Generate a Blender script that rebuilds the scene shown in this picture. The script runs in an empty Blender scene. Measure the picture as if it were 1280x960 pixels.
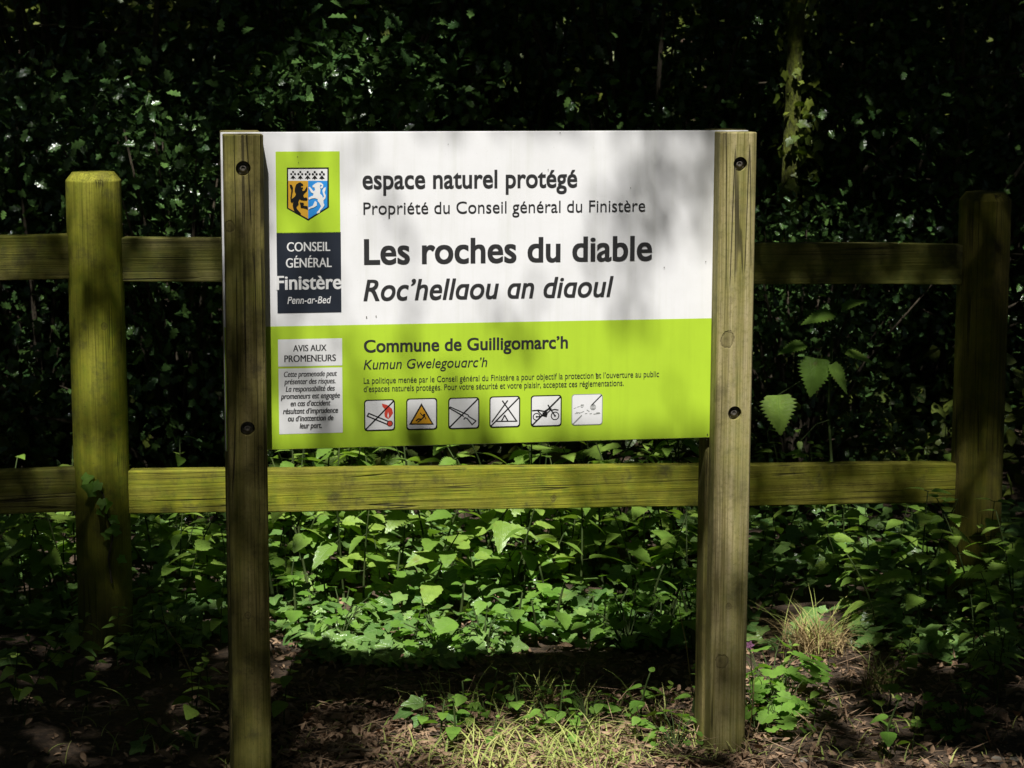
import bpy, bmesh, math, random
import numpy as np
from mathutils import Vector, Matrix
from mathutils.geometry import tessellate_polygon

random.seed(7)
rng = np.random.default_rng(11)
SC = bpy.context.scene
COL = SC.collection
R = math.radians

# ------------------------------------------------------------------ camera
F = 2800.0                       # focal length in pixels of the 1280 px wide photograph
PITCH = math.atan(F / 18000.0)
CAMZ = 1.71
cam = bpy.data.cameras.new('camera')
cam.sensor_width = 36.0
cam.lens = 36.0 * F / 1280.0
cam.clip_start, cam.clip_end = 0.05, 500.0
camo = bpy.data.objects.new('camera', cam)
COL.objects.link(camo)
camo.location = (0, 0, CAMZ)
camo.rotation_euler = (math.pi / 2 - PITCH, 0, 0)
SC.camera = camo
cam.dof.use_dof = True
cam.dof.focus_distance = 5.3
cam.dof.aperture_fstop = 16.0

# ------------------------------------------------------------------ light
SUN = Vector((-0.045, -0.53, 0.848)).normalized()       # direction towards the sun
world = bpy.data.worlds.new('World')
SC.world = world
world.use_nodes = True
wn = world.node_tree
sky = wn.nodes.new('ShaderNodeTexSky')
sky.sky_type = 'NISHITA'
sky.sun_disc = False
sky.sun_elevation = math.asin(SUN.z)
sky.sun_rotation = math.atan2(SUN.x, SUN.y)
wn.links.new(sky.outputs[0], wn.nodes['Background'].inputs[0])
wn.nodes['Background'].inputs[1].default_value = 0.033
sl = bpy.data.lights.new('sun', 'SUN')
sl.energy = 5.0
sl.angle = R(0.53)
sl.color = (1.0, 0.975, 0.94)
so = bpy.data.objects.new('sun', sl)
COL.objects.link(so)
so.location = (0, -6, 12)
so.rotation_euler = SUN.to_track_quat('Z', 'Y').to_euler()

SC.view_settings.view_transform = 'Standard'
SC.view_settings.look = 'None'
SC.view_settings.exposure = 0.55
SC.view_settings.gamma = 1.0
SC.view_settings.use_curve_mapping = False
SC.render.engine = 'CYCLES'
cy = SC.cycles
cy.use_denoising = True
cy.max_bounces = 5
cy.diffuse_bounces = 3
cy.glossy_bounces = 2
cy.transmission_bounces = 3
cy.caustics_reflective = False
cy.caustics_refractive = False

# ------------------------------------------------------------------ pixel <-> space helpers
_c, _s = math.cos(PITCH), math.sin(PITCH)


def ray(px, py):
    x, y = (px - 640) / F, -(py - 480) / F
    return Vector((x, _c + y * _s, -_s + y * _c))


EYE = Vector((0, 0, CAMZ))


def at(px, py, Y):
    r = ray(px, py)
    return EYE + r * (Y / r.y)


def ground_at(px, py, z=0.0):
    r = ray(px, py)
    return EYE + r * ((z - CAMZ) / r.z)


def project(P):
    """numpy (N,3) -> photograph pixels"""
    x = P[:, 0]
    y = P[:, 1]
    z = P[:, 2] - CAMZ
    d = np.maximum(y * _c - z * _s, 0.05)
    v = y * _s + z * _c
    return 640 + F * x / d, 480 - F * v / d


# the sign's own frame: X right along the panel, -Y towards the reader, Z up
YAW, ROLL = R(10.0), R(-0.2)
SIGN_P = EYE + ray(610, 360) * (5.15 / ray(610, 360).y)
_ux = Vector((math.cos(YAW), math.sin(YAW), 0))
SN = Vector((math.sin(YAW), -math.cos(YAW), 0))
SU = _ux * math.cos(ROLL) + Vector((0, 0, 1)) * math.sin(ROLL)
SV = -_ux * math.sin(ROLL) + Vector((0, 0, 1)) * math.cos(ROLL)


def S(px, py, d=0.0):
    """pixel -> sign plane (u, v), d metres in front of the panel"""
    r = ray(px, py)
    t = ((SIGN_P + SN * d - EYE).dot(SN)) / r.dot(SN)
    P = EYE + r * t - SIGN_P
    return P.dot(SU), P.dot(SV)


SM = Matrix(((SU.x, -SN.x, SV.x, SIGN_P.x), (SU.y, -SN.y, SV.y, SIGN_P.y), (SU.z, -SN.z, SV.z, SIGN_P.z), (0, 0, 0, 1)))

# the fence's own frame, origin at the left post
FYAW = R(9.5)
FP = at(124.5, 500, 6.1)
FP.z = 0
FU = Vector((math.cos(FYAW), math.sin(FYAW), 0))
FN = Vector((math.sin(FYAW), -math.cos(FYAW), 0))


def Fp(px, py, d=0.0):
    r = ray(px, py)
    t = ((FP + FN * d - EYE).dot(FN)) / r.dot(FN)
    P = EYE + r * t - FP
    return P.dot(FU), P.z


# ------------------------------------------------------------------ materials
def mat(name):
    m = bpy.data.materials.new(name)
    m.use_nodes = True
    nt = m.node_tree
    return m, nt, nt.nodes['Principled BSDF']


def nd(nt, t, **kw):
    n = nt.nodes.new(t)
    for k, v in kw.items():
        if k == 'ins':
            for a, b in v.items():
                n.inputs[a].default_value = b
        else:
            setattr(n, k, v)
    return n


def ramp(nt, src, stops):
    r = nd(nt, 'ShaderNodeValToRGB')
    e = r.color_ramp.elements
    while len(e) < len(stops):
        e.new(0.5)
    for k, (p, c) in enumerate(stops):
        e[k].position = p
        e[k].color = c if len(c) == 4 else (*c, 1)
    nt.links.new(src, r.inputs[0])
    return r.outputs[0]


def mixc(nt, fac, a, b, mode='MIX'):
    m = nd(nt, 'ShaderNodeMix', data_type='RGBA', blend_type=mode)
    for sock, v in ((m.inputs[0], fac), (m.inputs[6], a), (m.inputs[7], b)):
        if hasattr(v, 'is_output'):
            nt.links.new(v, sock)
        else:
            sock.default_value = v if not isinstance(v, tuple) or len(v) == 4 else (*v, 1)
    return m.outputs[2]


def mth(nt, op, a, b=0.0, clamp=False):
    m = nd(nt, 'ShaderNodeMath', operation=op, use_clamp=clamp)
    for sock, v in ((m.inputs[0], a), (m.inputs[1], b)):
        if hasattr(v, 'is_output'):
            nt.links.new(v, sock)
        else:
            sock.default_value = v
    return m.outputs[0]


def noise(nt, vec, scale, detail=4, rough=0.55, dist=0.0):
    n = nd(nt, 'ShaderNodeTexNoise', ins={'Scale': scale, 'Detail': detail, 'Roughness': rough, 'Distortion': dist})
    nt.links.new(vec, n.inputs['Vector'])
    return n.outputs['Fac']


def flat_mat(name, col, rough=0.42, dirt=0.12, spec=0.4):
    """printed film: one ink colour, a little soiling"""
    m, nt, p = mat(name)
    tc = nd(nt, 'ShaderNodeTexCoord').outputs['Object']
    n = noise(nt, tc, 9.0, 6, 0.65)
    fine = noise(nt, tc, 160.0, 3, 0.6)
    sv = nd(nt, 'ShaderNodeVectorMath', operation='MULTIPLY')
    nt.links.new(tc, sv.inputs[0])
    sv.inputs[1].default_value = (1, 1, 0.05)
    drip = ramp(nt, noise(nt, sv.outputs[0], 34.0, 4, 0.7), [(0.50, (0, 0, 0)), (0.72, (1, 1, 1))])
    f = ramp(nt, n, [(0.40, (0, 0, 0)), (0.75, (1, 1, 1))])
    c = mixc(nt, mth(nt, 'MULTIPLY', f, dirt), col, (col[0] * 0.55 + 0.02, col[1] * 0.55 + 0.022, col[2] * 0.5 + 0.012))
    f2 = ramp(nt, fine, [(0.66, (0, 0, 0)), (0.74, (1, 1, 1))])
    c = mixc(nt, mth(nt, 'MULTIPLY', f2, dirt * 0.9), c, (0.12, 0.11, 0.07))
    c = mixc(nt, mth(nt, 'MULTIPLY', drip, dirt * 1.1), c, (col[0] * 0.6 + .01, col[1] * 0.62 + .012, col[2] * 0.5 + .006))
    nt.links.new(c, p.inputs['Base Color'])
    p.inputs['Roughness'].default_value = rough
    p.inputs['Specular IOR Level'].default_value = spec
    return m


def wood(name, pale, dark, algae, algae_amt, axis='Z', knots=(), stain=None, seed=0.0, fine=1.0, dots=0.0):
    """weathered softwood: grain along `axis`, splits, knots, a skin of algae"""
    m, nt, p = mat(name)
    tc = nd(nt, 'ShaderNodeTexCoord').outputs['Object']
    off = nd(nt, 'ShaderNodeVectorMath', operation='ADD')
    nt.links.new(tc, off.inputs[0])
    off.inputs[1].default_value = (seed, seed * 1.7, seed * 0.6)
    base = off.outputs[0]
    sc = {'Z': (1, 1, 0.014), 'X': (0.014, 1, 1)}[axis]
    # pull the grain round the knots
    warp = nd(nt, 'ShaderNodeVectorMath', operation='MULTIPLY')
    nt.links.new(base, warp.inputs[0])
    warp.inputs[1].default_value = sc
    g = warp.outputs[0]
    kfac = None
    kring = None
    for (kx, kz, kr) in knots:
        d = nd(nt, 'ShaderNodeVectorMath', operation='SUBTRACT')
        nt.links.new(tc, d.inputs[0])
        d.inputs[1].default_value = (kx, 0, kz)
        fl = nd(nt, 'ShaderNodeVectorMath', operation='MULTIPLY')
        nt.links.new(d.outputs[0], fl.inputs[0])
        fl.inputs[1].default_value = (1, 0, 0.85)
        ln = nd(nt, 'ShaderNodeVectorMath', operation='LENGTH')
        nt.links.new(fl.outputs[0], ln.inputs[0])
        L = mth(nt, 'DIVIDE', ln.outputs['Value'], kr)
        L = mth(nt, 'ADD', L, mth(nt, 'MULTIPLY', mth(nt, 'SUBTRACT', noise(nt, tc, 70, 3), 0.5), 0.9))
        inside = ramp(nt, L, [(0.0, (0.75,) * 3), (0.45, (0.40,) * 3), (0.70, (0.42,) * 3), (0.82, (0.70,) * 3), (0.92, (0.5,) * 3), (1.0, (0,) * 3)])
        kfac = inside if kfac is None else mth(nt, 'MAXIMUM', kfac, inside)
    g1 = noise(nt, g, 95 * fine, 5, 0.66)
    g2 = noise(nt, g, 300 * fine, 3, 0.6)
    g3 = noise(nt, g, 24 * fine, 3, 0.5)
    c = mixc(nt, ramp(nt, g1, [(0.36, (0, 0, 0)), (0.62, (1, 1, 1))]), dark, pale)
    c = mixc(nt, ramp(nt, g2, [(0.36, (1, 1, 1)), (0.50, (0, 0, 0))]), c, (dark[0] * 0.55, dark[1] * 0.55, dark[2] * 0.5))
    # weathering: pale worn streaks, grey fleck, uneven tone along the length
    st1 = noise(nt, g, 38 * fine, 4, 0.7)
    c = mixc(nt, mth(nt, 'MULTIPLY', ramp(nt, st1, [(0.52, (0, 0, 0)), (0.66, (1, 1, 1))]), 0.5), c, (min(pale[0] * 1.25, .6), min(pale[1] * 1.2, .55), pale[2] * 1.5))
    fl_ = noise(nt, base, 95, 5, 0.75)
    c = mixc(nt, mth(nt, 'MULTIPLY', ramp(nt, fl_, [(0.50, (0, 0, 0)), (0.62, (1, 1, 1))]), 0.45), c, (dark[0] * .6, dark[1] * .62, dark[2] * .6))
    # algae
    big = noise(nt, base, 5.5, 5, 0.6)
    am = mth(nt, 'MULTIPLY', ramp(nt, mth(nt, 'ADD', big, mth(nt, 'MULTIPLY', mth(nt, 'SUBTRACT', g3, 0.5), 0.7)), [(0.30, (0, 0, 0)), (0.62, (1, 1, 1))]), algae_amt)
    alg = mixc(nt, ramp(nt, g1, [(0.3, (0, 0, 0)), (0.7, (1, 1, 1))]), (algae[0] * 0.62, algae[1] * 0.62, algae[2] * 0.6), algae)
    alg = mixc(nt, ramp(nt, noise(nt, base, 38, 4), [(0.4, (0, 0, 0)), (0.7, (1, 1, 1))]), alg, (algae[0] * 0.55, algae[1] * 0.66, algae[2] * 0.7))
    c = mixc(nt, am, c, alg)
    # dark mould blotches
    bl = noise(nt, base, 13, 6, 0.7)
    c = mixc(nt, mth(nt, 'MULTIPLY', ramp(nt, bl, [(0.53, (0, 0, 0)), (0.68, (1, 1, 1))]), 0.55 + dots), c, (0.045, 0.04, 0.018))
    sp = noise(nt, base, 230, 2, 0.6)
    c = mixc(nt, mth(nt, 'MULTIPLY', ramp(nt, sp, [(0.66, (0, 0, 0)), (0.72, (1, 1, 1))]), 0.5), c, (0.05, 0.04, 0.02))
    # splits along the grain
    cr = noise(nt, g, 42 * fine, 1, 0.4)
    crk = ramp(nt, mth(nt, 'ABSOLUTE', mth(nt, 'SUBTRACT', cr, 0.5)), [(0.0, (1, 1, 1)), (0.006, (0.9, 0.9, 0.9)), (0.013, (0, 0, 0))])
    brk = ramp(nt, noise(nt, base, 4.0, 2), [(0.46, (0, 0, 0)), (0.56, (1, 1, 1))])
    crk = mth(nt, 'MULTIPLY', crk, brk)
    c = mixc(nt, mth(nt, 'MULTIPLY', crk, 0.8), c, (0.02, 0.016, 0.008))
    if kfac is not None:
        c = mixc(nt, mth(nt, 'MULTIPLY', kfac, 0.75), c, (0.055, 0.04, 0.02))
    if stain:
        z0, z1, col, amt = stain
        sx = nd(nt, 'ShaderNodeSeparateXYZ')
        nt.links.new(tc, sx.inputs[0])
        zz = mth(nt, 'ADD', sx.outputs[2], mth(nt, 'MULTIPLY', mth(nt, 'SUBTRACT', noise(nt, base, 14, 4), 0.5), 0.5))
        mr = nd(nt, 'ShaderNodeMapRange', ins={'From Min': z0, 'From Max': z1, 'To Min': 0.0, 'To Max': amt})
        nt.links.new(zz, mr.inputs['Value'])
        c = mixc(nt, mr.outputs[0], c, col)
    nt.links.new(c, p.inputs['Base Color'])
    p.inputs['Roughness'].default_value = 0.82
    p.inputs['Specular IOR Level'].default_value = 0.25
    h = mth(nt, 'ADD', mth(nt, 'MULTIPLY', g1, 0.7), mth(nt, 'MULTIPLY', g2, 0.5))
    h = mth(nt, 'SUBTRACT', h, mth(nt, 'MULTIPLY', crk, 1.2))
    if kfac is not None:
        h = mth(nt, 'SUBTRACT', h, mth(nt, 'MULTIPLY', kfac, 0.5))
    b = nd(nt, 'ShaderNodeBump', ins={'Strength': 0.8, 'Distance': 0.005})
    nt.links.new(h, b.inputs['Height'])
    nt.links.new(b.outputs[0], p.inputs['Normal'])
    return m


def leaf_mat(name, c1, c2, vein=(0.2, 0.3, 0.08), rough=0.42, spec=0.5, trans=0.3, vein_amt=0.35, nveins=7.0, brown=0.0):
    """a leaf: two greens mixed per leaf, midrib and side veins, thin enough to glow"""
    m, nt, p = mat(name)
    at_ = nd(nt, 'ShaderNodeAttribute', attribute_name='luv')
    tn = nd(nt, 'ShaderNodeAttribute', attribute_name='tint').outputs['Fac']
    sx = nd(nt, 'ShaderNodeSeparateXYZ')
    nt.links.new(at_.outputs['Vector'], sx.inputs[0])
    u, v = sx.outputs[0], sx.outputs[1]
    av = mth(nt, 'ABSOLUTE', v)
    tc = nd(nt, 'ShaderNodeTexCoord').outputs['Object']
    c = mixc(nt, tn, c1, c2)
    c = mixc(nt, mth(nt, 'MULTIPLY', ramp(nt, noise(nt, tc, 60, 4), [(0.35, (0, 0, 0)), (0.7, (1, 1, 1))]), 0.35), c, (c1[0] * 0.6, c1[1] * 0.6, c1[2] * 0.6))
    rib = ramp(nt, av, [(0.0, (1, 1, 1)), (0.055, (0, 0, 0))])
    ph = mth(nt, 'MULTIPLY', mth(nt, 'SUBTRACT', u, mth(nt, 'MULTIPLY', av, 0.55)), nveins)
    fr = mth(nt, 'ABSOLUTE', mth(nt, 'SUBTRACT', mth(nt, 'FRACT', ph), 0.5))
    side = mth(nt, 'MULTIPLY', ramp(nt, fr, [(0.0, (1, 1, 1)), (0.11, (0, 0, 0))]), 0.6)
    ve = mth(nt, 'MAXIMUM', rib, side)
    c = mixc(nt, mth(nt, 'MULTIPLY', ve, vein_amt), c, vein)
    if brown:
        c = mixc(nt, mth(nt, 'MULTIPLY', ramp(nt, noise(nt, tc, 25, 3), [(0.62, (0, 0, 0)), (0.72, (1, 1, 1))]), brown), c, (0.16, 0.10, 0.03))
    nt.links.new(c, p.inputs['Base Color'])
    p.inputs['Roughness'].default_value = rough
    p.inputs['Specular IOR Level'].default_value = spec
    b = nd(nt, 'ShaderNodeBump', ins={'Strength': 0.35, 'Distance': 0.004})
    nt.links.new(mth(nt, 'SUBTRACT', noise(nt, tc, 120, 2), ve), b.inputs['Height'])
    nt.links.new(b.outputs[0], p.inputs['Normal'])
    if trans:
        tr = nd(nt, 'ShaderNodeBsdfTranslucent')
        tcx = mixc(nt, 1.0, c, (1.25, 1.35, 0.55), 'MULTIPLY')
        nt.links.new(tcx, tr.inputs['Color'])
        mx = nd(nt, 'ShaderNodeMixShader', ins={0: trans})
        nt.links.new(p.outputs[0], mx.inputs[1])
        nt.links.new(tr.outputs[0], mx.inputs[2])
        nt.links.new(mx.outputs[0], nt.nodes['Material Output'].inputs[0])
    return m


def simple_mat(name, c1, c2, scale=20.0, rough=0.85, bump=0.3, axis=None):
    m, nt, p = mat(name)
    tc = nd(nt, 'ShaderNodeTexCoord').outputs['Object']
    if axis:
        w = nd(nt, 'ShaderNodeVectorMath', operation='MULTIPLY')
        nt.links.new(tc, w.inputs[0])
        w.inputs[1].default_value = axis
        tc = w.outputs[0]
    n = noise(nt, tc, scale, 6, 0.62)
    at_ = nd(nt, 'ShaderNodeAttribute', attribute_name='tint').outputs['Fac']
    c = mixc(nt, ramp(nt, n, [(0.35, (0, 0, 0)), (0.68, (1, 1, 1))]), c1, c2)
    c = mixc(nt, mth(nt, 'MULTIPLY', at_, 0.6), c, c2)
    nt.links.new(c, p.inputs['Base Color'])
    p.inputs['Roughness'].default_value = rough
    p.inputs['Specular IOR Level'].default_value = 0.25
    b = nd(nt, 'ShaderNodeBump', ins={'Strength': bump, 'Distance': 0.02})
    nt.links.new(n, b.inputs['Height'])
    nt.links.new(b.outputs[0], p.inputs['Normal'])
    return m


M = {}
M['white'] = flat_mat('white_panel_film', (0.80, 0.80, 0.80), 0.38, 0.17)
M['edge'] = flat_mat('panel_edge', (0.30, 0.30, 0.29), 0.5, 0.1)
M['green'] = flat_mat('lime_green_film', (0.43, 0.63, 0.038), 0.38, 0.16)
M['dark'] = flat_mat('dark_slate_film', (0.020, 0.025, 0.036), 0.38, 0.05)
M['ink'] = flat_mat('charcoal_ink', (0.030, 0.030, 0.031), 0.4, 0.03)
M['black'] = flat_mat('black_ink', (0.010, 0.010, 0.010), 0.4, 0.0)
M['inset'] = flat_mat('white_inset_film', (0.74, 0.74, 0.73), 0.4, 0.10)
M['gold'] = flat_mat('gold_ink', (0.62, 0.34, 0.03), 0.4, 0.05)
M['blue'] = flat_mat('azure_ink', (0.03, 0.26, 0.66), 0.4, 0.05)
M['red'] = flat_mat('red_ink', (0.60, 0.06, 0.035), 0.4, 0.05)
M['amber'] = flat_mat('amber_ink', (0.68, 0.34, 0.02), 0.4, 0.05)
M['worn'] = flat_mat('worn_grey_ink', (0.28, 0.29, 0.27), 0.5, 0.3)
M['grime'] = flat_mat('grime', (0.07, 0.065, 0.04), 0.8, 0.0)
M['steel'] = simple_mat('dull_bolt_steel', (0.10, 0.09, 0.08), (0.20, 0.18, 0.15), 60, 0.5, 0.2)
M['steel'].node_tree.nodes['Principled BSDF'].inputs['Metallic'].default_value = 0.7


# ------------------------------------------------------------------ object helpers
def tag(o, label=None, cat=None, group=None, kind=None):
    if label:
        o['label'] = label
    if cat:
        o['category'] = cat
    if group:
        o['group'] = group
    if kind:
        o['kind'] = kind
    return o


def empty(name, mtx=None, loc=None):
    o = bpy.data.objects.new(name, None)
    o.empty_display_size = 0.1
    COL.objects.link(o)
    if mtx is not None:
        o.matrix_world = mtx
    if loc is not None:
        o.location = loc
    return o


def link(name, me, mats, parent=None):
    o = bpy.data.objects.new(name, me)
    COL.objects.link(o)
    if not me.materials:
        for m in (mats if isinstance(mats, (list, tuple)) else [mats]):
            me.materials.append(m)
    if parent:
        o.parent = parent
    return o


def tri_mesh(name, V, T, luv=None, tint=None, smooth=True, mi=None):
    me = bpy.data.meshes.new(name)
    V = np.asarray(V, np.float32)
    T = np.asarray(T, np.int32)
    me.vertices.add(len(V))
    me.vertices.foreach_set('co', V.ravel())
    me.loops.add(T.size)
    me.loops.foreach_set('vertex_index', T.ravel())
    me.polygons.add(len(T))
    me.polygons.foreach_set('loop_start', np.arange(0, T.size, 3, dtype=np.int32))
    me.polygons.foreach_set('loop_total', np.full(len(T), 3, np.int32))
    me.polygons.foreach_set('use_smooth', np.full(len(T), smooth, bool))
    if mi is not None:
        me.polygons.foreach_set('material_index', np.asarray(mi, np.int32))
    if luv is not None:
        a = me.attributes.new('luv', 'FLOAT_VECTOR', 'POINT')
        a.data.foreach_set('vector', np.asarray(luv, np.float32).ravel())
    if tint is not None:
        a = me.attributes.new('tint', 'FLOAT', 'POINT')
        a.data.foreach_set('value', np.asarray(tint, np.float32).ravel())
    me.update(calc_edges=True)
    me.validate()
    return me


class MB:
    """collects triangles; build() links them as one mesh object"""

    def __init__(self):
        self.V, self.T, self.L, self.C, self.MI, self.n = [], [], [], [], [], 0

    def add(self, V, T, luv=None, tint=0.0, mi=0):
        V = np.asarray(V, float)
        T = np.asarray(T, int)
        self.V.append(V)
        self.T.append(T + self.n)
        self.L.append(np.zeros((len(V), 3)) if luv is None else np.asarray(luv, float))
        self.C.append(np.full(len(V), tint) if np.isscalar(tint) else np.asarray(tint, float))
        self.MI.append(np.full(len(T), mi))
        self.n += len(V)

    def tube(self, pts, rads, seg=8, tint=0.0, mi=0, cap=True):
        pts = [Vector(p) for p in pts]
        V, T = [], []
        up = Vector((0.123, 0.456, 0.88))
        for i, p in enumerate(pts):
            d = (pts[min(i + 1, len(pts) - 1)] - pts[max(i - 1, 0)]).normalized()
            a = d.cross(up)
            if a.length < 1e-3:
                a = d.cross(Vector((1, 0, 0)))
            a.normalize()
            b = d.cross(a)
            for k in range(seg):
                t = 2 * math.pi * k / seg
                V.append(p + (a * math.cos(t) + b * math.sin(t)) * rads[i])
        for i in range(len(pts) - 1):
            for k in range(seg):
                q, w = i * seg + k, i * seg + (k + 1) % seg
                T += [(q, w, w + seg), (q, w + seg, q + seg)]
        if cap:
            for e, base in ((0, 0), (len(pts) - 1, (len(pts) - 1) * seg)):
                V.append(pts[e])
                for k in range(seg):
                    T.append((base + k, base + (k + 1) % seg, len(V) - 1))
        self.add(V, T, tint=tint, mi=mi)

    def box(self, x0, x1, y0, y1, z0, z1, mi=0):
        V = [(x, y, z) for z in (z0, z1) for y in (y0, y1) for x in (x0, x1)]
        Q = [(0, 2, 3, 1), (4, 5, 7, 6), (0, 1, 5, 4), (2, 6, 7, 3), (0, 4, 6, 2), (1, 3, 7, 5)]
        T = []
        for a, b, c, d in Q:
            T += [(a, b, c), (a, c, d)]
        self.add(V, T, mi=mi)

    def mesh(self, name, smooth=True):
        return tri_mesh(name, np.concatenate(self.V), np.concatenate(self.T), np.concatenate(self.L), np.concatenate(self.C), smooth, np.concatenate(self.MI))

    def build(self, name, mats, parent=None, smooth=True):
        return link(name, self.mesh(name, smooth), mats, parent)


# ------------------------------------------------------------------ leaf templates (axis +X, upper side +Z)
def tmpl_strip(widths, fold=0.25, droop=0.25, serr=0.0, twist=0.0):
    n = len(widths)
    V, T, L = [], [], []
    for i, w in enumerate(widths):
        t = i / (n - 1)
        z = -droop * t * t
        ww = w * (1 + (serr if i % 2 else -serr) * (0 < i < n - 1))
        xo = -serr * 0.09 * (0 if i % 2 else 1)
        V += [(t + xo, ww, z + fold * w), (t, 0, z), (t + xo, -ww, z + fold * w)]
        L += [(t, 1 if w > 0 else 0, 0), (t, 0, 0), (t, -1 if w > 0 else 0, 0)]
    for i in range(n - 1):
        a, b = i * 3, i * 3 + 3
        T += [(a, a + 1, b + 1), (a, b + 1, b), (a + 1, a + 2, b + 2), (a + 1, b + 2, b + 1)]
    return np.array(V, float), np.array(T), np.array(L, float)


def ovate(n, wmax, p=0.62, tip=1.5, cord=0.0):
    ts = np.linspace(0, 1, n)
    w = wmax * (np.sin(np.pi * ts ** p)) ** 0.8 * (1 - 0.25 * ts ** tip)
    w[0] = cord * wmax
    w[-1] = 0
    return w


def tmpl_fan(outline, centre, bend=0.2, cup=0.0):
    V = [(centre[0], centre[1], 0)]
    L = [(centre[0], 0, 0)]
    for x, y in outline:
        V.append((x, y, -bend * x * abs(x) + cup * abs(y)))
        L.append((x, y * 1.6, 0))
    n = len(outline)
    T = [(0, 1 + i, 1 + (i + 1) % n) for i in range(n)]
    return np.array(V, float), np.array(T), np.array(L, float)


T_NETTLE = tmpl_strip(ovate(21, 0.33, 0.58, 1.2, 0.45), 0.12, 0.28, 0.20)
T_NETTLE_BIG = tmpl_strip(ovate(23, 0.46, 0.50, 1.0, 0.6), 0.06, 0.12, 0.16)
T_OVATE = tmpl_strip(ovate(13, 0.28, 0.66, 1.4, 0.1), 0.22, 0.32, 0.08)
T_BROAD = tmpl_strip(ovate(13, 0.40, 0.64, 1.0, 0.15), 0.15, 0.22, 0.05)


def ivy_outline():
    P = [(180, 0.10), (150, 0.30), (128, 0.42), (100, 0.36), (72, 0.52), (56, 0.70), (40, 0.58), (24, 0.62), (10, 0.85), (0, 1.0)]
    up = [(r * math.cos(R(a)), r * math.sin(R(a))) for a, r in P]
    o = up + [(x, -y) for x, y in up[-2:0:-1]]
    q = []
    for i in range(len(o)):
        (a, b), (c, d) = o[i], o[(i + 1) % len(o)]
        q += [(a * .75 + c * .25, b * .75 + d * .25), (a * .25 + c * .75, b * .25 + d * .75)]
    return q


T_IVY = tmpl_fan(ivy_outline(), (0.22, 0), 0.18, 0.16)


def lobed_outline():
    out = []
    for k in range(28):
        a = math.pi * 2 * k / 28
        r = 0.52 * (1 + 0.10 * math.cos(a * 7) + (0.05 if k % 2 else -0.06))
        if abs(a - math.pi) < 0.25:
            r *= 0.35
        out.append((0.5 + r * math.cos(a), r * 1.05 * math.sin(a)))
    return out


T_LOBED = tmpl_fan(lobed_outline(), (0.42, 0), 0.12, 0.12)


def holly_outline():
    up = [(0.0, 0.0), (0.10, 0.12), (0.22, 0.30), (0.33, 0.17), (0.48, 0.33), (0.60, 0.17), (0.76, 0.27), (0.85, 0.10), (1.0, 0.0)]
    return up + [(x, -y) for x, y in up[-2:0:-1]]


T_HOLLY = tmpl_fan(holly_outline(), (0.45, 0), 0.12, 0.30)
T_SPRAY = tmpl_fan([(0, 0), (0.2, 0.22), (0.5, 0.33), (0.8, 0.2), (1, 0), (0.8, -0.2), (0.5, -0.33), (0.2, -0.22)], (0.5, 0), 0.15, 0.1)
T_QUAD = (np.array([(0, 0, 0), (0.45, 0.33, 0), (1, 0, 0), (0.45, -0.33, 0)], float), np.array([(0, 1, 2), (0, 2, 3)]), np.array([(0, 0, 0), (.5, 1, 0), (1, 0, 0), (.5, -1, 0)], float))
T_CURL = tmpl_strip([0.02, 0.2, 0.3, 0.26, 0.15, 0.0], 0.7, -0.25)


def scatter(mb, tm, pos, axis, nrm, size, tint, mi=0, wide=1.0):
    """many leaves at once: pos/axis/nrm (N,3), size (N,)"""
    V, T, L = tm
    a = axis / np.linalg.norm(axis, axis=1, keepdims=True)
    b = np.cross(nrm, a)
    b /= np.maximum(np.linalg.norm(b, axis=1, keepdims=True), 1e-6)
    c = np.cross(a, b)
    s = size[:, None, None]
    W = (V[None, :, 0:1] * a[:, None, :] + V[None, :, 1:2] * b[:, None, :] * wide + V[None, :, 2:3] * c[:, None, :]) * s + pos[:, None, :]
    n, k = len(pos), len(V)
    TT = (T[None] + (np.arange(n) * k)[:, None, None]).reshape(-1, 3)
    mb.add(W.reshape(-1, 3), TT, np.tile(L, (n, 1)), np.repeat(tint, k), mi)


def unit(n):
    v = rng.normal(size=(n, 3))
    return v / np.linalg.norm(v, axis=1, keepdims=True)


# ------------------------------------------------------------------ ground
def gz(x, y):
    """height of the ground"""
    y = np.asarray(y, float)
    x = np.asarray(x, float)
    h = 0.018 * np.sin(x * 2.1 + 0.6) * np.sin(y * 1.7) + 0.010 * np.sin(x * 6.3 + y * 4.1) + 0.006 * np.sin(x * 13.0 - y * 11.0)
    h = h + 0.05 * np.clip((y - 6.9) / 1.2, 0, 1) + np.clip(y - 8.5, 0, None) * 0.07 + np.clip(y - 15, 0, None) * 0.42
    return h


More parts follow.
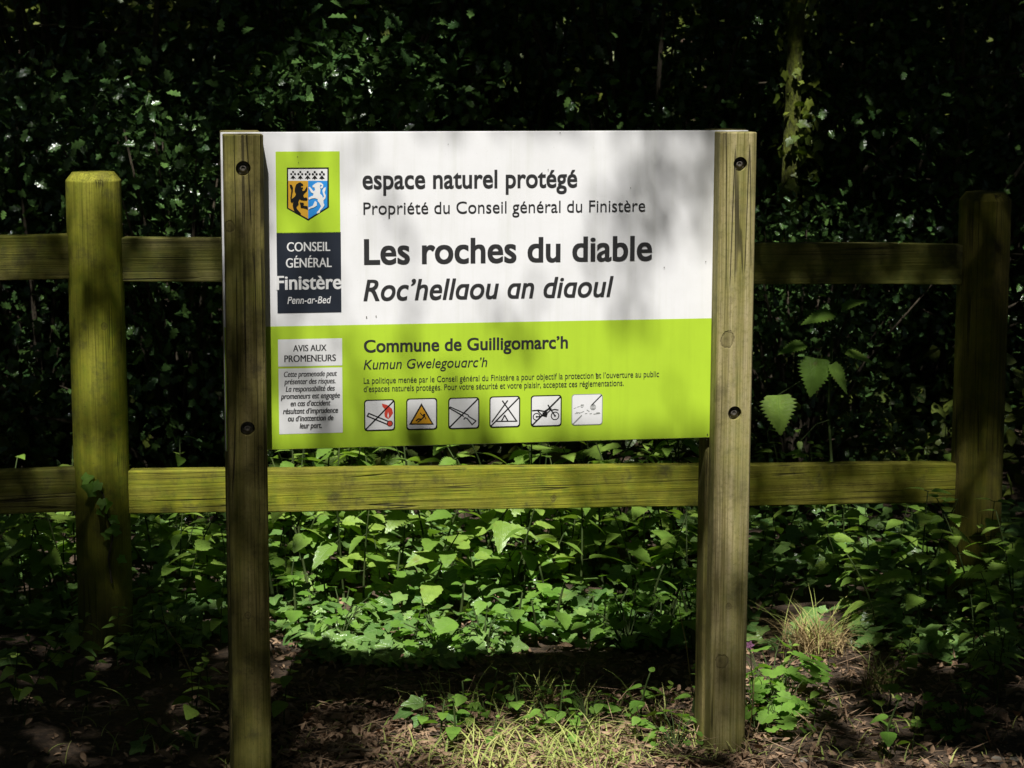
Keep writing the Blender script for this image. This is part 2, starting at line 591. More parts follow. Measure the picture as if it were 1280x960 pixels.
def make_ground():
    xs = np.unique(np.concatenate([np.linspace(-60, -4, 30), np.linspace(-4, 4, 130), np.linspace(4, 60, 30)]))
    ys = np.unique(np.concatenate([np.linspace(-60, 3, 30), np.linspace(3, 9, 100), np.linspace(9, 60, 60)]))
    X, Y = np.meshgrid(xs, ys)
    V = np.stack([X, Y, gz(X, Y)], -1).reshape(-1, 3)
    nx = len(xs)
    T = []
    for j in range(len(ys) - 1):
        for i in range(nx - 1):
            a = j * nx + i
            T += [(a, a + 1, a + nx + 1), (a, a + nx + 1, a + nx)]
    m, nt, p = mat('woodland_soil')
    tc = nd(nt, 'ShaderNodeTexCoord').outputs['Object']
    n1 = noise(nt, tc, 3.0, 8, 0.65)
    n2 = noise(nt, tc, 45.0, 6, 0.7)
    c = mixc(nt, ramp(nt, n1, [(0.35, (0, 0, 0)), (0.68, (1, 1, 1))]), (0.045, 0.030, 0.018), (0.10, 0.068, 0.042))
    c = mixc(nt, ramp(nt, n2, [(0.45, (0, 0, 0)), (0.68, (1, 1, 1))]), c, (0.17, 0.11, 0.065))
    nt.links.new(c, p.inputs['Base Color'])
    p.inputs['Roughness'].default_value = 0.95
    b = nd(nt, 'ShaderNodeBump', ins={'Strength': 0.8, 'Distance': 0.03})
    nt.links.new(n2, b.inputs['Height'])
    nt.links.new(b.outputs[0], p.inputs['Normal'])
    o = link('ground', tri_mesh('ground', V, T), m)
    tag(o, kind='structure')


make_ground()

# ------------------------------------------------------------------ where the sun gets through the leaves
# (the crowns overhead have their gaps here: share of sunlight reaching what the photo shows at a pixel)


def blob(px, py, cx, cy, rx, ry, rot=0.0, hard=2.0):
    a = R(rot)
    dx, dy = px - cx, py - cy
    x = (dx * math.cos(a) + dy * math.sin(a)) / rx
    y = (-dx * math.sin(a) + dy * math.cos(a)) / ry
    return np.exp(-(x * x + y * y) ** (hard / 2) * 0.8)


CURT = 8.25
PANEL_SHADE = [  # cx, cy, rx, ry, rot, share of light taken away
    (335, 300, 50, 150, 0, .34), (470, 190, 13, 36, -14, .60), (497, 272, 16, 34, 0, .30), (775, 225, 22, 40, 0, .45),
    (815, 250, 46, 34, 40, .42), (840, 215, 30, 34, 0, .45), (795, 320, 34, 60, 20, .50), (872, 260, 24, 70, 0, .28), (880, 190, 30, 40, 0, .42), (800, 390, 28, 30, 0, .40), (760, 300, 20, 70, 0, .25),
    (390, 490, 90, 80, 0, .45), (350, 430, 40, 60, 0, .25), (515, 440, 15, 70, 0, .62), (530, 535, 40, 26, 0, .55), (450, 540, 60, 40, 0, .35),
    (578, 515, 24, 45, 0, .50), (640, 430, 22, 34, 10, .52), (695, 530, 22, 30, 0, .48), (800, 420, 40, 20, 0, .12), (610, 400, 20, 14, 0, .3), (850, 520, 30, 40, 0, .15),
    (385, 178, 40, 20, 0, .25)]

LIT = [  # cx, cy, rx, ry, rot, share of sunlight: undergrowth, ground and background
    (560, 715, 240, 75, 0, .90), (500, 760, 165, 48, 0, .95), (430, 680, 110, 40, 0, .75), (820, 700, 60, 70, 0, .45),
    (240, 690, 70, 50, 0, .45), (60, 680, 50, 30, 0, .55), (700, 915, 190, 55, -4, .95), (440, 930, 100, 18, 0, .22), (540, 900, 60, 35, 0, .7),
    (965, 860, 40, 70, 0, .9), (1015, 790, 55, 60, 10, .85), (1075, 680, 60, 40, 0, .40), (1150, 690, 24, 24, 0, .6), (1215, 760, 60, 40, 0, .25),
    (1010, 935, 110, 30, 0, .55), (1180, 930, 120, 26, 0, .35), (1250, 950, 40, 14, 0, .7), (1150, 780, 30, 20, 0, .3), (1100, 860, 40, 40, 0, .3),
    (990, 140, 16, 90, 4, .75), (430, 115, 95, 55, -15, .80), (330, 130, 36, 28, 0, .65), (490, 75, 40, 25, 0, .35), (230, 250, 70, 45, 0, .40),
    (250, 500, 60, 60, 0, .42), (60, 470, 50, 70, 0, .32), (60, 220, 50, 40, 0, .14), (190, 20, 50, 30, 0, .20), (700, 110, 90, 50, 0, .16), (800, 60, 80, 60, 0, .14),
    (1015, 420, 40, 40, 0, .30), (1018, 468, 26, 30, 0, .75), (976, 518, 26, 28, 0, .70), (960, 235, 26, 40, 0, .28), (380, 572, 50, 18, 0, .45), (235, 565, 60, 20, 0, .35),
    (1100, 200, 60, 60, 0, .16), (1060, 280, 40, 20, 0, .35), (100, 140, 60, 60, 0, .16), (560, 60, 60, 50, 0, .12), (60, 130, 40, 40, 0, .2), (700, 60, 160, 60, 0, .2), (900, 230, 40, 60, 0, .3), (1000, 580, 60, 20, 0, .25), (1080, 520, 40, 60, 0, .15)]


def light_share(kind, px, py, hit):
    T = np.full(px.shape, 0.02)
    # panel
    k = kind == 1
    t = np.ones(k.sum())
    for cx, cy, rx, ry, rot, a in PANEL_SHADE:
        t *= 1 - a * blob(px[k], py[k], cx, cy, rx, ry, rot)
    T[k] = t
    # sign posts
    k = kind == 2
    x, y = px[k], py[k]
    left = x < 600
    tl = 0.13 + 0.40 * np.exp(-((y - 225) / 140.0) ** 2) - 0.03 * (y > 650)
    tr = np.where(y < 640, 1.0, np.clip(1.0 - (y - 600) / 300.0, 0.22, 1))
    T[k] = np.where(left, tl, tr)
    # fence
    k = kind == 3
    x, y = px[k], py[k]
    t = np.full(x.shape, 0.035)
    t = np.where(x > 1190, 0.012, t)
    t = np.where(y < 420, np.maximum(t, 0.38 * (x < 300)), t)
    t = np.maximum(t, 1.0 * blob(x, y, 118, 265, 60, 75, 0, 4))
    t *= 1 - 0.7 * blob(x, y, 75, 320, 22, 40)
    t = np.maximum(t, 0.42 * blob(x, y, 115, 510, 40, 90))
    t *= 1 - 0.75 * blob(x, y, 145, 390, 22, 75)
    t *= 1 - 0.5 * blob(x, y, 100, 410, 12, 60)
    b = (y > 560) & (y < 650)
    t = np.where(b & (x > 160) & (x < 900), 0.95, t)
    t = np.where(b & (x > 640) & (x < 900), 0.95 - 0.55 * (x - 640) / 260, t)
    t = np.where(b & (x >= 900) & (x < 1195), 0.20, t)
    t = np.maximum(t, 0.45 * blob(x, y, 1150, 605, 45, 26))
    t = np.maximum(t, 0.38 * blob(x, y, 985, 600, 30, 26))
    t = np.where(b & (x <= 95), 0.18, t)
    t = np.maximum(t, 0.30 * blob(x, y, 1140, 325, 16, 40))
    t = np.where((x > 1190) & (y < 300), 0.012, t)
    t = np.maximum(t, 0.22 * blob(x, y, 1254, 380, 10, 70))
    t = np.maximum(t, 0.40 * blob(x, y, 1222, 655, 24, 50))
    t = np.where((x < 175) & (x > 80) & (y > 655), 0.012, t)
    t = np.maximum(t, 0.6 * blob(x, y, 122, 612, 24, 34))
    T[k] = np.clip(t, 0.012, 1)
    # the rest
    k = kind == 0
    x, y = px[k], py[k]
    t = np.where((y > 740) & ((x < 330) | (x > 1060)), 0.015, 0.045)
    for cx, cy, rx, ry, rot, a in LIT:
        t = np.maximum(t, np.minimum(1.0, 1.25 * a * blob(x, y, cx, cy, rx, ry, rot, 3.0)))
    # sun flecks through the wood behind the fence
    hz = hit[k]
    f = np.sin(hz[:, 0] * 23 + 4 * np.sin(hz[:, 2] * 9)) * np.sin(hz[:, 2] * 21 + 3 * np.sin(hz[:, 0] * 7 + 2) + hz[:, 1] * 8)
    fl = np.clip((f - 0.44) / 0.25, 0, 1) * (hz[:, 1] > CURT - .3)
    t = np.maximum(t, 0.95 * fl)
    T[k] = t
    T[kind == 4] = 0.42
    out = (px < -40) | (px > 1320) | (py < -60) | (py > 1030)
    T[out] = 0.05
    return T


def first_hit(P, pad=0.09):
    """follow the sun's rays down from points in the crowns; kind 1 panel, 2 sign post, 3 fence, 0 the rest"""
    s = np.array(SUN)
    n = len(P)
    kind = np.zeros(n, int)
    hit = np.zeros((n, 3))
    # the rest: ground, or the shrubs behind the fence
    t = (P[:, 2] - 0.10) / s[2]
    Q = P - t[:, None] * s
    far = Q[:, 1] > CURT
    t2 = (P[:, 1] - CURT) / s[1]
    Q2 = P - t2[:, None] * s
    hit[:] = np.where(far[:, None], Q2, Q)
    # fence
    fn, fu = np.array(FN), np.array(FU)
    t = ((P - np.array(FP)) @ fn) / (s @ fn)
    Q = P - t[:, None] * s
    u = (Q - np.array(FP)) @ fu
    z = Q[:, 2]
    ok = np.zeros(n, bool)
    near = np.zeros(n, bool)
    for (a, b, c, d) in FENCE_RECTS:
        ok |= (u > a) & (u < b) & (z > c) & (z < d)
        near |= (u > a - pad) & (u < b + pad) & (z > c - pad) & (z < d + pad)
    ok &= t > 0
    kind[ok] = 3
    hit[ok] = Q[ok]
    # sign
    sn = np.array(SN)
    t = ((P - np.array(SIGN_P)) @ sn) / (s @ sn)
    Q = P - t[:, None] * s
    u = (Q - np.array(SIGN_P)) @ np.array(SU)
    v = (Q - np.array(SIGN_P)) @ np.array(SV)
    pan = (u > -0.63) & (u < 0.67) & (v > -0.367) & (v < 0.37)
    post = (v < 0.37) & (v > -1.2) & (((u > -0.63) & (u < -0.52)) | ((u > 0.545) & (u < 0.67)))
    near |= (u > -0.63 - pad) & (u < 0.67 + pad) & (v > -1.2) & (v < 0.37 + pad)
    kind[pan] = 1
    kind[post] = 2
    ok = pan | post
    hit[ok] = Q[ok]
    # the big nettle leaves hanging between the rails
    t = (P[:, 1] - 7.12) / s[1]
    Q = P - t[:, None] * s
    qx, qy = project(Q)
    win = np.zeros(n, bool)
    for cx, cy, r in ((1018, 470, 34), (976, 520, 30)):
        win |= (qx - cx) ** 2 + (qy - cy) ** 2 < r * r
    win &= kind == 0
    kind[win] = 4
    hit[win] = Q[win]
    near |= win
    return kind, hit, near


# fence measurements (u along the fence, z)
U_R = Fp(1230, 300)[0]
DIA = 0.151
TOP_L = Fp(118, 215)[1]
TOP_R = Fp(1232, 240)[1]


def zlin(p, q):
    (u0, z0), (u1, z1) = Fp(*p), Fp(*q)
    return lambda u: z0 + (z1 - z0) * (u - u0) / (u1 - u0)


RT_T, RT_B = zlin((155, 296.5), (1200, 305)), zlin((155, 351.5), (1200, 355))
RB_T, RB_B = zlin((165, 587), (1190, 577.5)), zlin((165, 640.5), (1190, 627))
FENCE_RECTS = [(-0.09, 0.09, -0.1, TOP_L + .02), (U_R - .09, U_R + .09, -0.1, TOP_R + .02)]
for f0, f1 in ((RT_B, RT_T), (RB_B, RB_T)):
    for k in range(-8, 24):
        ua = k * 0.12
        if ua < U_R:
            FENCE_RECTS.append((ua, ua + 0.12, f0(ua + .06) - .02, f1(ua + .06) + .02))

# ------------------------------------------------------------------ trees and their crowns
M['bark'] = simple_mat('dark_bark', (0.030, 0.024, 0.016), (0.085, 0.070, 0.045), 9.0, 0.95, 0.9, (6, 6, 1.2))
M['twigbark'] = simple_mat('grey_twig_bark', (0.05, 0.042, 0.028), (0.14, 0.115, 0.075), 30.0, 0.9, 0.5)
M['mossbark'] = simple_mat('mossy_bark', (0.03, 0.03, 0.012), (0.13, 0.155, 0.016), 26.0, 0.95, 0.9, (3, 3, 1.0))
M['crown'] = leaf_mat('broadleaf_crown', (0.035, 0.085, 0.012), (0.07, 0.13, 0.02), trans=0.12, vein_amt=0.1)
M['holly'] = leaf_mat('glossy_holly_leaf', (0.03, 0.075, 0.022), (0.09, 0.17, 0.04), (0.10, 0.16, 0.05), 0.22, 0.7, 0.06, 0.2, 5.0)
M['wood_leaf'] = leaf_mat('undergrowth_leaf', (0.05, 0.09, 0.015), (0.16, 0.19, 0.03), rough=0.40, trans=0.25, vein_amt=0.15)
M['ivy'] = leaf_mat('ivy_leaf', (0.095, 0.20, 0.05), (0.23, 0.37, 0.09), (0.30, 0.42, 0.18), 0.28, 0.55, 0.18, 0.45, 4.0, 0.35)
M['nettle'] = leaf_mat('soft_green_leaf', (0.15, 0.28, 0.04), (0.32, 0.47, 0.08), (0.20, 0.33, 0.09), 0.36, 0.55, 0.32, 0.35, 8.0, 0.4)
M['herb'] = leaf_mat('bright_herb_leaf', (0.13, 0.28, 0.035), (0.22, 0.40, 0.06), (0.28, 0.42, 0.12), 0.5, 0.4, 0.38, 0.35, 6.0, 0.2)
M['stem'] = simple_mat('green_stem', (0.03, 0.055, 0.012), (0.06, 0.08, 0.02), 30, 0.7, 0.1)
M['straw'] = simple_mat('dry_straw', (0.24, 0.17, 0.07), (0.40, 0.30, 0.14), 15, 0.8, 0.1)
M['grass'] = simple_mat('green_grass', (0.14, 0.24, 0.03), (0.40, 0.40, 0.13), 8, 0.6, 0.1)
M['litter'] = simple_mat('dead_leaf_litter', (0.10, 0.05, 0.026), (0.38, 0.26, 0.16), 30, 0.8, 0.2)
M['twig'] = simple_mat('dry_twig', (0.12, 0.085, 0.05), (0.30, 0.24, 0.16), 40, 0.9, 0.3)
M['stone'] = simple_mat('pale_stone', (0.22, 0.19, 0.15), (0.42, 0.38, 0.31), 18, 0.9, 0.5)

TREES = [  # px at the foot, depth, trunk radius, name, label, mossy
    (990, 8.3, 0.034, 'mossy slender tree with ivy climbing its sunlit trunk, right of the sign', True),
    (100, 10.0, 0.15, 'dark tree trunk in deep shade behind the left fence post', False),
    (545, 10.8, 0.20, 'thick dark tree trunk rising behind the left half of the sign', False),
    (1140, 10.2, 0.11, 'dark tree trunk in shade just left of the right fence post', False),
    (800, 12.5, 0.15, 'shaded tree trunk rising behind the right half of the sign', False),
    (1268, 11.5, 0.15, 'dark tree trunk at the right edge behind the right fence post', False),
    (300, 12.8, 0.13, 'slim dark tree trunk seen just left of the left sign post', False),
]
tree_xy = []
tree_obj = []
for px, Y, r, lab, mossy in TREES:
    b = at(px, 620, Y)
    g = float(gz(b.x, Y))
    t = empty('tree', loc=(b.x, Y, g))
    tag(t, lab, 'tree', 'trees behind the fence')
    tree_xy.append((b.x, Y))
    tree_obj.append(t)
    mb = MB()
    lean = (random.uniform(-.12, .12), random.uniform(-.15, .15))
    pts, rad = [], []
    for k in range(13):
        q = k / 12
        pts.append((lean[0] * q + 0.03 * math.sin(q * 9 + px), lean[1] * q + 0.03 * math.cos(q * 7), -0.2 + q * 7.2))
        rad.append(r * (1.25 if k == 0 else 1.0) * (1 - 0.55 * q))
    mb.tube(pts, rad, 14)
    mb.build('trunk', M['mossbark'] if mossy else M['bark'], t)
    for k in range(5):
        z0 = 4.2 + 0.45 * k
        a = k * 2.4 + px
        L = random.uniform(2.0, 3.6)
        lb = MB()
        lb.tube([(lean[0] * .6, lean[1] * .6, z0), (math.cos(a) * L * .4, math.sin(a) * L * .4, z0 + .7), (math.cos(a) * L, math.sin(a) * L, z0 + 1.7)], [r * .45, r * .3, r * .08], 7)
        lb.build('limb', M['bark'], t)
for px, Y, r, lab in ((60, 9.6, .02, 'thin sapling stem at the far left behind the fence'), (215, 9.0, .016, 'thin sapling stem between the left fence post and the sign'),
                      (455, 9.2, .022, 'thin sapling stem above the shield on the sign'), (660, 9.8, .026, 'thin sapling stem above the middle of the sign'), (880, 9.3, .018, 'thin sapling stem just left of the right sign post'),
                      (1065, 9.1, .02, 'thin sapling stem right of the mossy tree'), (1185, 9.0, .016, 'thin sapling stem just left of the right fence post')):
    b = at(px, 600, Y)
    t = empty('sapling', loc=(b.x, Y, float(gz(b.x, Y))))
    tag(t, lab, 'sapling', 'thin saplings behind the fence')
    mb = MB()
    ln = random.uniform(-.35, .35)
    f = lambda z: (ln * z / 3 + .03 * math.sin(z * 3 + px), .05 * math.sin(z * 2), z)
    mb.tube([f(k * .3 - .1) for k in range(16)], [r * (1 - k / 20) for k in range(16)], 7)
    mb.build('trunk', M['twigbark'], t)
    for k in range(9):
        z = .5 + k * .28
        a = random.uniform(-.6, .6) + (0 if k % 2 else math.pi)
        L = random.uniform(.35, .8)
        o_ = Vector(f(z))
        d = Vector((math.cos(a), math.sin(a) * .5 - .15, random.uniform(-.25, .45))) * L
        lb = MB()
        lb.tube([o_, o_ + d * .5 + Vector((0, 0, .03)), o_ + d], [r * .4, r * .28, r * .1], 5)
        for j in range(3):
            q = o_ + d * random.uniform(.4, 1)
            e = Vector((random.uniform(-1, 1), random.uniform(-.6, .2), random.uniform(-.5, .7))) * .18
            lb.tube([q, q + e], [r * .14, r * .05], 4)
        lb.build('branch', M['twigbark'], t)
for (x, y, lab) in ((-4.6, 1.2, 'broad tree standing by the path to the left of the viewer'), (4.9, 0.6, 'broad tree standing by the path to the right of the viewer'), (0.8, -4.5, 'broad tree standing across the path from the sign')):
    t = empty('tree', loc=(x, y, 0))
    tag(t, lab, 'tree')
    tree_xy.append((x, y))
    tree_obj.append(t)
    mb = MB()
    mb.tube([(0, 0, -.2), (.05, 0, 1), (0, .1, 3.5), (.1, .05, 7)], [.3, .24, .2, .09], 14)
    mb.build('trunk', M['bark'], t)
    for k in range(6):
        a = k * 1.05 + x
        lb = MB()
        lb.tube([(0, 0.05, 3.6 + .4 * k), (math.cos(a) * 1.6, math.sin(a) * 1.6, 5.2 + .3 * k), (math.cos(a) * 3.0, math.sin(a) * 3.0, 6.4 + .2 * k)], [.11, .07, .02], 7)
        lb.build('limb', M['bark'], t)

# crown leaves: fine where their shade falls on what the photo shows, sprays elsewhere
fx = (-4.4, 4.4, 0.2, 10.5)
area = (fx[1] - fx[0]) * (fx[3] - fx[2])


def crown_leaves(n, size, want_near, z0, z1):
    P = np.stack([rng.uniform(fx[0], fx[1], n), rng.uniform(fx[2], fx[3], n), rng.uniform(z0, z1, n)], -1)
    kind, hit, near = first_hit(P)
    hx, hy = project(hit)
    m = near if want_near else ~near
    P, kind, hit, hx, hy = P[m], kind[m], hit[m], hx[m], hy[m]
    T = light_share(kind, hx, hy, hit)
    wob = np.sin(hit[:, 0] * 19 + 3 * np.sin(hit[:, 2] * 11 + hit[:, 1] * 5)) * np.sin(hit[:, 2] * 19 + hit[:, 1] * 15 + 2 * np.sin(hit[:, 0] * 13))
    veg = (kind == 0)
    T[veg] = np.clip(T[veg] + 2.2 * wob[veg] * T[veg] * (1 - T[veg]), 0.012, 1)
    lai = n * size * size * 0.33 / area * 0.9
    keep = rng.random(len(P)) < np.clip(-np.log(np.clip(T, 1e-4, 1)) / lai, 0, 1)
    return P[keep]


P1 = crown_leaves(150000, 0.105, False, 5.6, 7.0)
P3 = crown_leaves(760000, 0.040, True, 6.4, 7.8)
NC = 30000
P2 = np.stack([rng.uniform(-13, 13, NC), rng.uniform(-9, 22, NC), rng.uniform(5.2, 8.0, NC)], -1)
# keep the coarse sprays out of the rays that the fine crown leaves
k2, h2, _n = first_hit(P2)
gx, gy = project(h2)
inframe = (gx > -140) & (gx < 1420) & (gy > -160) & (gy < 1130)
P2 = P2[~inframe]
TXY = np.array(tree_xy)


def owner(Q):
    d = np.linalg.norm(Q[:, None, :2] - TXY[None], axis=2)
    return d.argmin(1)


o1, o2, o3 = owner(P1), owner(P2), owner(P3)
for k, t in enumerate(tree_obj):
    mb = MB()
    for Q, ow, sz, near in ((P1, o1, 0.105, True), (P3, o3, 0.040, True), (P2, o2, 0.42, False)):
        q = Q[ow == k]
        if not len(q):
            continue
        ax = unit(len(q))
        ax[:, 2] *= 0.4
        nr = np.array(SUN)[None] * 1.6 + unit(len(q)) * 0.7
        scatter(mb, T_QUAD, q - np.array(t.location) - ax * sz * 0.5, ax, nr, sz * rng.uniform(.8, 1.2, len(q)), rng.random(len(q)))
    if mb.n:
        mb.build('crown', M['crown'], t, smooth=False)
print('crown leaves', len(P1), len(P2), len(P3))

# ivy on the mossy tree
t = tree_obj[0]
n = 800
zz = rng.uniform(1.0, 3.2, n)
aa = rng.uniform(0, 2 * math.pi, n)
rr = 0.036 + rng.random(n) ** 2 * 0.06
pos = np.stack([np.cos(aa) * rr, np.sin(aa) * rr, zz], -1)
out = np.stack([np.cos(aa), np.sin(aa), np.zeros(n)], -1)
ax = unit(n) * 0.7 + np.array([0, 0, -0.6])
mb = MB()
scatter(mb, T_IVY, pos, ax, out + unit(n) * 0.5 + np.array([0, 0, .3]), rng.uniform(.018, .042, n), rng.random(n))
M['ivy_yellow'] = leaf_mat('sunny_ivy_leaf', (0.06, 0.10, 0.012), (0.17, 0.21, 0.025), (0.25, 0.3, 0.08), 0.4, 0.5, 0.2, 0.3, 4.0)
mb.build('ivy', M['ivy_yellow'], t)


# ------------------------------------------------------------------ holly bushes behind the fence
def holly_mesh(seed, rx, ry, h, n):
    global rng
    keep_ = rng
    rng = np.random.default_rng(seed)
    nb = 60
    bc = np.stack([rng.normal(0, rx * .5, nb), rng.normal(0, ry * .5, nb), rng.uniform(0.05, h, nb)], -1)
    k = rng.integers(0, nb, n)
    pos = bc[k] + rng.normal(size=(n, 3)) * np.array([.16, .16, .12])
    pos[:, 2] = np.abs(pos[:, 2])
    outw = pos * np.array([1, 1, .25])
    outw /= np.maximum(np.linalg.norm(outw, axis=1, keepdims=True), .05)
    ax = unit(n) + outw * 0.5
    mb = MB()
    scatter(mb, T_HOLLY, pos, ax, unit(n) * 0.75 + np.array([0, -.2, .8]), rng.uniform(.034, .064, n), rng.random(n))
    st = MB()
    for j in range(nb):
        st.tube([(0, 0, 0), tuple(bc[j] * np.array([.5, .5, .55]) + np.array([0, 0, .1])), tuple(bc[j])], [.016, .010, .003], 5)
    rng = keep_
    return mb.mesh('holly_foliage'), st.mesh('holly_stem')


HOLLY = [holly_mesh(s, rx, ry, h, n) for s, rx, ry, h, n in ((1, .75, .5, 2.1, 5200), (2, .6, .5, 1.5, 4600), (3, .9, .55, 2.6, 6800))]
BUSHES = [  # px, depth, mesh, scale, rot, label
    (60, 8.3, 1, 1.0, .3, 'glossy dark holly bush low down left of the left fence post'),
    (235, 8.1, 1, .95, 1.4, 'holly bush with glinting leaves between the left fence post and the sign'),
    (400, 9.15, 2, 1.0, 2.2, 'tall sun flecked holly bush rising above the left half of the sign'),
    (130, 9.4, 2, 1.05, 4.0, 'tall shaded holly bush in the upper left corner behind the fence'),
    (620, 9.3, 0, 1.1, .9, 'shaded holly bush behind the middle of the sign'),
    (800, 9.0, 2, 1.0, 3.1, 'dark evergreen bush rising above the right half of the sign'),
    (960, 9.6, 0, 1.0, 5.0, 'evergreen bush behind the mossy tree, right of the sign'),
    (1100, 9.2, 0, 1.0, 2.6, 'shaded evergreen bush seen between the rails right of the sign'),
    (992, 8.0, 1, .68, 2.7, 'low holly bush hiding the foot of the mossy tree right of the sign'),
    (1240, 9.5, 2, .95, 1.1, 'tall shaded evergreen bush behind the right fence post'),
]
for px, Y, k, s, rz, lab in BUSHES:
    b = at(px, 600, Y)
    t = empty('holly_bush', loc=(b.x, Y, float(gz(b.x, Y)) - .03))
    t.rotation_euler = (0, 0, rz)
    t.scale = (s, s, s)
    tag(t, lab, 'bush', 'evergreen bushes behind the fence')
    link('foliage', HOLLY[k][0], M['holly'], t)
    link('stem', HOLLY[k][1], M['bark'], t)
    for cx, cy, sx, sz, n in {400: ((430, 112, .22, .13, 520), (335, 128, .10, .07, 110), (500, 70, .12, .08, 130)), 235: ((235, 245, .16, .10, 220), (262, 500, .12, .12, 200)), 60: ((70, 480, .12, .14, 180), (70, 230, .12, .1, 90))}.get(px, ()):
        c = at(cx, cy, CURT)
        inv = t.matrix_basis.inverted()
        pos = np.array([tuple(inv @ Vector((c.x + random.gauss(0, sx), c.y + random.gauss(0, .10), c.z + random.gauss(0, sz)))) for _ in range(n)])
        hb = MB()
        scatter(hb, T_HOLLY, pos, unit(n), unit(n) * .7 + np.array([0, -.25, .9]), rng.uniform(.045, .08, n), rng.random(n))
        hb.build('foliage', M['holly'], t)

# the wood beyond: one mass of leaves
n = 30000
pos = np.stack([rng.uniform(-6, 6, n), rng.uniform(10.5, 17, n), rng.uniform(0, 4.4, n)], -1)
pos[:, 0] *= pos[:, 1] / 11.0
cl = np.sin(pos[:, 0] * 2.3) * np.sin(pos[:, 2] * 3.1 + pos[:, 1]) * np.sin(pos[:, 1] * 2.0)
pos = pos[cl > -0.25]
n = len(pos)
pos[:, 2] += gz(pos[:, 0], pos[:, 1])
mb = MB()
scatter(mb, T_SPRAY, pos, unit(n), unit(n) * .8 + np.array([0, -.3, .7]), rng.uniform(.06, .13, n), rng.random(n))
n = 9000
pos = np.stack([rng.uniform(-14, 14, n), rng.uniform(17, 19, n), rng.uniform(-.5, 5, n)], -1)
pos[:, 2] += gz(pos[:, 0], pos[:, 1])
scatter(mb, T_SPRAY, pos, unit(n), unit(n) * .6 + np.array([0, -.6, .6]), rng.uniform(.25, .5, n), rng.random(n))
n = 15000
yy = rng.uniform(7.9, 12.5, n)
xx = rng.uniform(-.42, .42, n) * (yy + 1)
pos = np.stack([xx, yy, gz(xx, yy) + rng.random(n) ** 1.5 * .45], -1)
scatter(mb, T_SPRAY, pos, unit(n), unit(n) * .6 + np.array([0, -.3, .9]), rng.uniform(.05, .10, n), rng.random(n))
n = 16000
yy = rng.uniform(12, 20, n)
xx = rng.uniform(-.5, .5, n) * (yy + 1)
pos = np.stack([xx, yy, gz(xx, yy) + rng.random(n) ** 1.3 * .5], -1)
scatter(mb, T_SPRAY, pos, unit(n), unit(n) * .6 + np.array([0, -.5, .8]), rng.uniform(.12, .24, n), rng.random(n))
o = mb.build('woodland', M['wood_leaf'], smooth=False)
tag(o, 'dense dark woodland foliage far behind the fence', 'woodland', kind='stuff')

# dense wood to either side and across the path
n = 5200
th = rng.uniform(0, 2 * math.pi, n)
rad = rng.uniform(9.5, 12.5, n)
pos = np.stack([rad * np.cos(th) * 1.0, rad * np.sin(th) + 3.0, rng.uniform(-.1, 6.5, n)], -1)
pos = pos[(np.abs(pos[:, 0]) > 5.5) | (pos[:, 1] < 0)]
n = len(pos)
mb = MB()
scatter(mb, T_SPRAY, pos, unit(n), unit(n), rng.uniform(.5, .9, n), rng.random(n))
o = mb.build('thicket', M['wood_leaf'], smooth=False)
tag(o, 'woodland thicket around the clearing', 'thicket', kind='stuff')
# ------------------------------------------------------------------ the fence
FM = Matrix(((FU.x, -FN.x, 0, FP.x), (FU.y, -FN.y, 0, FP.y), (0, 0, 1, 0), (0, 0, 0, 1)))
fence = empty('wooden_fence', FM)
tag(fence, 'two rail wooden fence with round posts, green with algae, running behind the sign', 'fence')


def round_post(u, top, r, m, label=None):
    mb = MB()
    seg = 48
    prof = [(-0.35, r * 1.0), (0.3, r), (top * .6, r), (top - 0.024, r * .995), (top - 0.021, r * .985), (top - 0.004, r * .80), (top, r * .76), (top + .001, r * .4), (top + .001, 0.0005)]
    V, T = [], []
    for z, q in prof:
        for k in range(seg):
            a = 2 * math.pi * k / seg
            w = 1 + 0.006 * math.sin(3 * a + u) + 0.004 * math.sin(z * 9 + 2 * a)
            V.append((q * w * math.cos(a), q * w * math.sin(a), z))
    for i in range(len(prof) - 1):
        for k in range(seg):
            a, b = i * seg + k, i * seg + (k + 1) % seg
            T += [(a, b, b + seg), (a, b + seg, a + seg)]
    mb.add(V, T)
    me = mb.mesh('post', False)
    o = link('post', me, m, fence)
    o.location = (u, 0, 0)
    if label:
        o['label'] = label
    return o


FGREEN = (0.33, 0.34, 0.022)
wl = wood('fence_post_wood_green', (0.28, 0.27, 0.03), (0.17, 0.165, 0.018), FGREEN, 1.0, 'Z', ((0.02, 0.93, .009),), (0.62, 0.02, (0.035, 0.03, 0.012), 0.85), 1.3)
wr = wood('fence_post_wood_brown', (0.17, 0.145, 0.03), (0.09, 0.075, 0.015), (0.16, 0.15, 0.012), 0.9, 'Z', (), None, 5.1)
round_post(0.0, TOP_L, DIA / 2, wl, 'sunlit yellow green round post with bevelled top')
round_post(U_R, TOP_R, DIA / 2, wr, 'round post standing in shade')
round_post(-2.45, TOP_L + .03, DIA / 2, wr)


